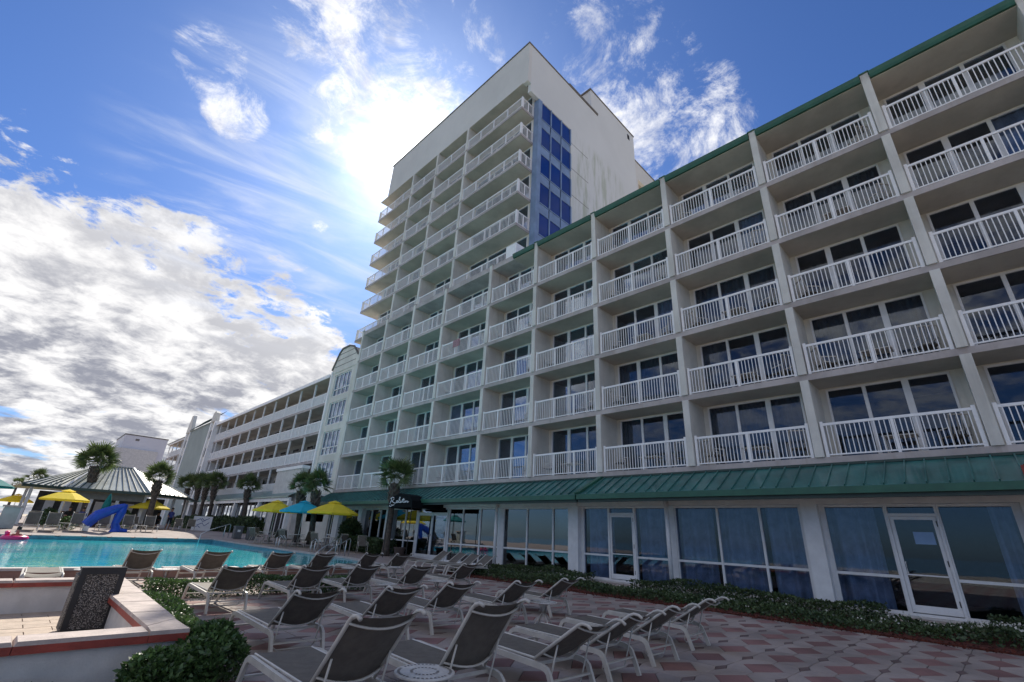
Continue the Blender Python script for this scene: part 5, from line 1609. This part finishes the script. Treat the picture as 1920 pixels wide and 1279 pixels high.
# balcony furniture seen behind the railings
def make_bchair():
    t = thing('balcony_chair', (0, 0, 0))
    k = MB()
    for x in (-.24, .24):
        for y in (-.22, .22): k.bar((x, y, 0), (x, y, .62 if y < 0 else .62), .03, .03)
        k.bar((x, -.24, .62), (x, .24, .62), .035, .03)
    o = k.build('frame', M_LFRAME); o.parent = t
    o = MB().box(-.22, -.22, .40, .22, .22, .43).build('seat', M_SLING); o.parent = t
    k = MB().bar((-.24, -.22, .42), (-.24, -.32, .95), .03, .03).bar((.24, -.22, .42), (.24, -.32, .95), .03, .03).bar((-.24, -.32, .95), (.24, -.32, .95), .03, .03)
    for i in range(4): k.bar((-.16 + i * .107, -.23, .44), (-.16 + i * .107, -.31, .93), .02, .02)
    o = k.build('back', M_LFRAME); o.parent = t
    return t
BC = make_bchair(); bu = [False]
def bchair(j, k, off, rz, side):
    o = BC if not bu[0] else copy_tree(BC)
    bu[0] = True
    y = WC[j] + .15 + off
    o.location = (XW + .68, y, ZK(k)); o.rotation_euler = (0, 0, rz)
    fl = ('first', 'second', 'third', 'fourth', 'top')[k]
    bay = {1: 'bay at the right edge', 2: 'second bay from the right', 3: 'third bay from the right', 4: 'fourth bay from the right', 5: 'fifth bay from the right', 6: 'sixth bay from the right', 7: 'wide bay left of centre'}[j]
    tag(o, 'chair on the %s balcony row, %s, %s end' % (fl, bay, side), 'chair', 'chairs on the balconies')
for j in range(2, 8):
    for k in range(5):
        u = random.random()
        w = WC[j + 1] - WC[j]
        if u < .75: bchair(j, k, .55, R(random.uniform(-70, -20)), 'right')
        if u > .35: bchair(j, k, w - .75, R(random.uniform(200, 250)), 'left')
def btable(j, k):
    t = thing('balcony_table', (XW + .62, WC[j] + .15 + (WC[j + 1] - WC[j]) * .45, ZK(k)), None, 'table', 'tables on the balconies')
    fl = ('first', 'second', 'third', 'fourth', 'top')[k]
    t['label'] = 'small table on the %s balcony row, %s bay from the right' % (fl, ('', '', 'second', 'third', 'fourth', 'fifth', 'sixth')[j])
    o = MB().box(-.28, -.4, .52, .28, .4, .55).build('table_top', M_LFRAME); o.parent = t
    for x in (-.22, .22):
        for y in (-.34, .34):
            o = MB().box(x - .015, y - .015, 0, x + .015, y + .015, .52).build('leg', M_LFRAME); o.parent = t
for j, k in ((2, 0), (3, 0), (4, 0), (2, 1), (3, 1), (2, 3), (3, 2), (4, 2), (5, 0)): btable(j, k)

def towel(j, k, off, w, m, label):
    y = WC[j] + off; z = ZK(k) + 1.035
    t = thing('towel', (XW + .07, y, z), label, 'towel', 'towels on the balcony rails')
    g = MB(); n = 8
    pr = [(.05, -.42), (.045, -.2), (.042, -.03), (.02, .018), (-.02, .018), (-.042, -.03), (-.05, -.25), (-.052, -.5)]
    for i in range(n):
        a, c = w * i / n, w * (i + 1) / n
        for (x0, z0), (x1, z1) in zip(pr, pr[1:]):
            r0 = .012 * math.sin(i * 1.7) * (1 if z0 < -.1 else 0); r1 = .012 * math.sin((i + 1) * 1.7) * (1 if z0 < -.1 else 0)
            g.quad((x0 + r0, a, z0), (x0 + r1, c, z0), (x1 + r1, c, z1), (x1 + r0, a, z1))
    o = g.build('cloth', m, smooth=True); o.parent = t
towel(7, 3, 2.6, .7, mat('rose_towel', (0.50, 0.30, 0.33), .9, .3, 30), 'rose patterned cloth hung on a rail high in the wide bay left of centre')
emit_balusters({wing.name: 300, tower.name: 0, gal1.name: 0, gal2.name: 0})

# ------------------------------------------------------------------ people
def person(x, y, z, rz, pose, mats, label):
    """one continuous skinned body; clothes are material zones of the same surface, hair is a child"""
    t = thing('person', (x, y, z), label, 'person', rotz=rz)
    if pose == 'stand':
        J = {'pel': (0, 0, .95), 'wai': (0, 0, 1.10), 'che': (0, .01, 1.32), 'nec': (0, 0, 1.48), 'hd0': (0, .02, 1.58), 'hd1': (0, .02, 1.70),
             'shL': (-.19, 0, 1.42), 'shR': (.19, 0, 1.42), 'elL': (-.24, .0, 1.14), 'elR': (.25, .03, 1.16), 'wrL': (-.24, .08, .90), 'wrR': (.24, .20, 1.02), 'haL': (-.24, .11, .80), 'haR': (.22, .28, 1.05),
             'hpL': (-.10, 0, .90), 'hpR': (.10, 0, .90), 'knL': (-.11, .02, .50), 'knR': (.13, .05, .50), 'anL': (-.11, -.02, .09), 'anR': (.16, -.02, .09), 'toL': (-.12, .14, .04), 'toR': (.18, .14, .04)}
        zsplit = (.50, .98)
    else:
        J = {'pel': (0, 0, .50), 'wai': (0, -.02, .66), 'che': (0, -.02, .88), 'nec': (0, 0, 1.04), 'hd0': (0, .03, 1.14), 'hd1': (0, .04, 1.26),
             'shL': (-.19, -.02, .98), 'shR': (.19, -.02, .98), 'elL': (-.25, .06, .72), 'elR': (.25, .06, .72), 'wrL': (-.18, .30, .70), 'wrR': (.18, .30, .70), 'haL': (-.14, .38, .71), 'haR': (.14, .38, .71),
             'hpL': (-.10, 0, .48), 'hpR': (.10, 0, .48), 'knL': (-.13, .45, .50), 'knR': (.13, .45, .50), 'anL': (-.13, .45, .08), 'anR': (.13, .45, .08), 'toL': (-.13, .60, .04), 'toR': (.13, .60, .04)}
        zsplit = (.30, .60)
    E_ = [('pel', 'wai'), ('wai', 'che'), ('che', 'nec'), ('nec', 'hd0'), ('hd0', 'hd1'), ('che', 'shL'), ('che', 'shR'), ('shL', 'elL'), ('elL', 'wrL'), ('wrL', 'haL'), ('shR', 'elR'), ('elR', 'wrR'), ('wrR', 'haR'),
          ('pel', 'hpL'), ('pel', 'hpR'), ('hpL', 'knL'), ('knL', 'anL'), ('anL', 'toL'), ('hpR', 'knR'), ('knR', 'anR'), ('anR', 'toR')]
    rad = {'pel': .13, 'wai': .125, 'che': .14, 'nec': .055, 'hd0': .085, 'hd1': .085, 'sh': .065, 'el': .045, 'wr': .032, 'ha': .035, 'hp': .10, 'kn': .062, 'an': .045, 'to': .035}
    names = list(J); me = bpy.data.meshes.new('body')
    me.from_pydata([J[n] for n in names], [(names.index(a), names.index(c)) for a, c in E_], [])
    o = bpy.data.objects.new('body', me); COL.objects.link(o)
    md = o.modifiers.new('skin', 'SKIN')
    sk = me.skin_vertices[0].data if me.skin_vertices else None
    if sk is None:
        bpy.context.view_layer.update()
    if me.skin_vertices:
        for i, n in enumerate(names):
            r_ = rad.get(n, rad.get(n[:2], .06)); me.skin_vertices[0].data[i].radius = (r_, r_)
            me.skin_vertices[0].data[i].use_root = (n == 'pel')
    o.modifiers.new('sub', 'SUBSURF').levels = 2
    dg = bpy.context.evaluated_depsgraph_get()
    m2 = bpy.data.meshes.new_from_object(o.evaluated_get(dg))
    bpy.data.objects.remove(o)
    m2.materials.clear()
    for q in mats: m2.materials.append(q)             # skin, shirt, shorts
    for p in m2.polygons:
        c = p.center; mi = 0
        if pose == 'stand':
            if zsplit[1] < c.z < 1.47 and (abs(c.x) < .22 or c.z > 1.20): mi = 1
            elif zsplit[0] < c.z <= zsplit[1] and abs(c.x) < .21: mi = 2
        else:
            if zsplit[1] < c.z < 1.04 and c.y < .12: mi = 1
            elif c.z > .36 and c.z <= zsplit[1]: mi = 2
        p.material_index = mi; p.use_smooth = True
    inst('body', m2, t)
    hd = J['hd1']
    k = MB().lathe([(0, .14), (.05, .13), (.085, .10), (.10, .05), (.098, .0), (.09, -.03)], (hd[0], hd[1] - .015, hd[2] - .01), 12)
    o = k.build('hair', M_HAIR, smooth=True); o.parent = t
person(9.6, 50.75, .7, R(200), 'stand', [M_SKIN, M_SHIRTB, M_SHORTS], 'person in a blue shirt and dark shorts standing on the far deck')
person(8.95, 52.2, .75, R(160), 'sit', [M_SKIN, M_SHIRTD, M_SHORTS], 'person in black seated beneath the yellow parasol right of the stout palm')
person(2.9, 49.2, .75, R(190), 'sit', [M_SKIN, M_SHIRTD, M_SHORTS], 'person in dark clothes seated at the bar under the left parasol')
person(3.7, 49.3, .75, R(170), 'sit', [M_SKIN, M_SHIRTB, M_SHORTS], 'person in blue seated at the bar left of the leaning palm')
person(.5, 37.0, -.55, R(170), 'sit', [M_SKIN, M_SKIN, M_PINKF], 'swimmer with dark hair sitting in the pink float')

# chairs at the far bar
for i, (x, y, lb) in enumerate(((2.9, 49.1, 'bar chair under the person in dark clothes'), (3.7, 49.2, 'bar chair under the person in blue'), (8.95, 52.1, 'chair under the seated person in black'),
                                (9.7, 47.6, 'brown chair right of the stout palm'), (6.9, 47.5, 'brown chair left of the stout palm'), (1.0, 47.3, 'brown chair at the left parasol'), (10.3, 46.2, 'brown chair nearest the standing person'))):
    chair(x, y, R(180 + 20 * math.sin(i * 2)), lb, .7, 'chairs at the bar')

t = thing('alarm_box', (15.1, -.72, 3.35), 'small red box on the roof edge at the right border of the picture', 'alarm')
o = MB().box(-.08, -.10, -.14, .06, .10, .14).build('housing', M_COPRED); o.parent = t
o = MB().lathe([(0, .02), (.06, .02), (.06, 0)], (-.0, 0, .14), 12).build('cap', M_COPRED); o.parent = t
# plain wall added out of view for its reflection in the glass
MB().box(-16, -40, -.6, -15.7, 16.5, .5).build('sea_wall', M_WHITEW, kind='structure')
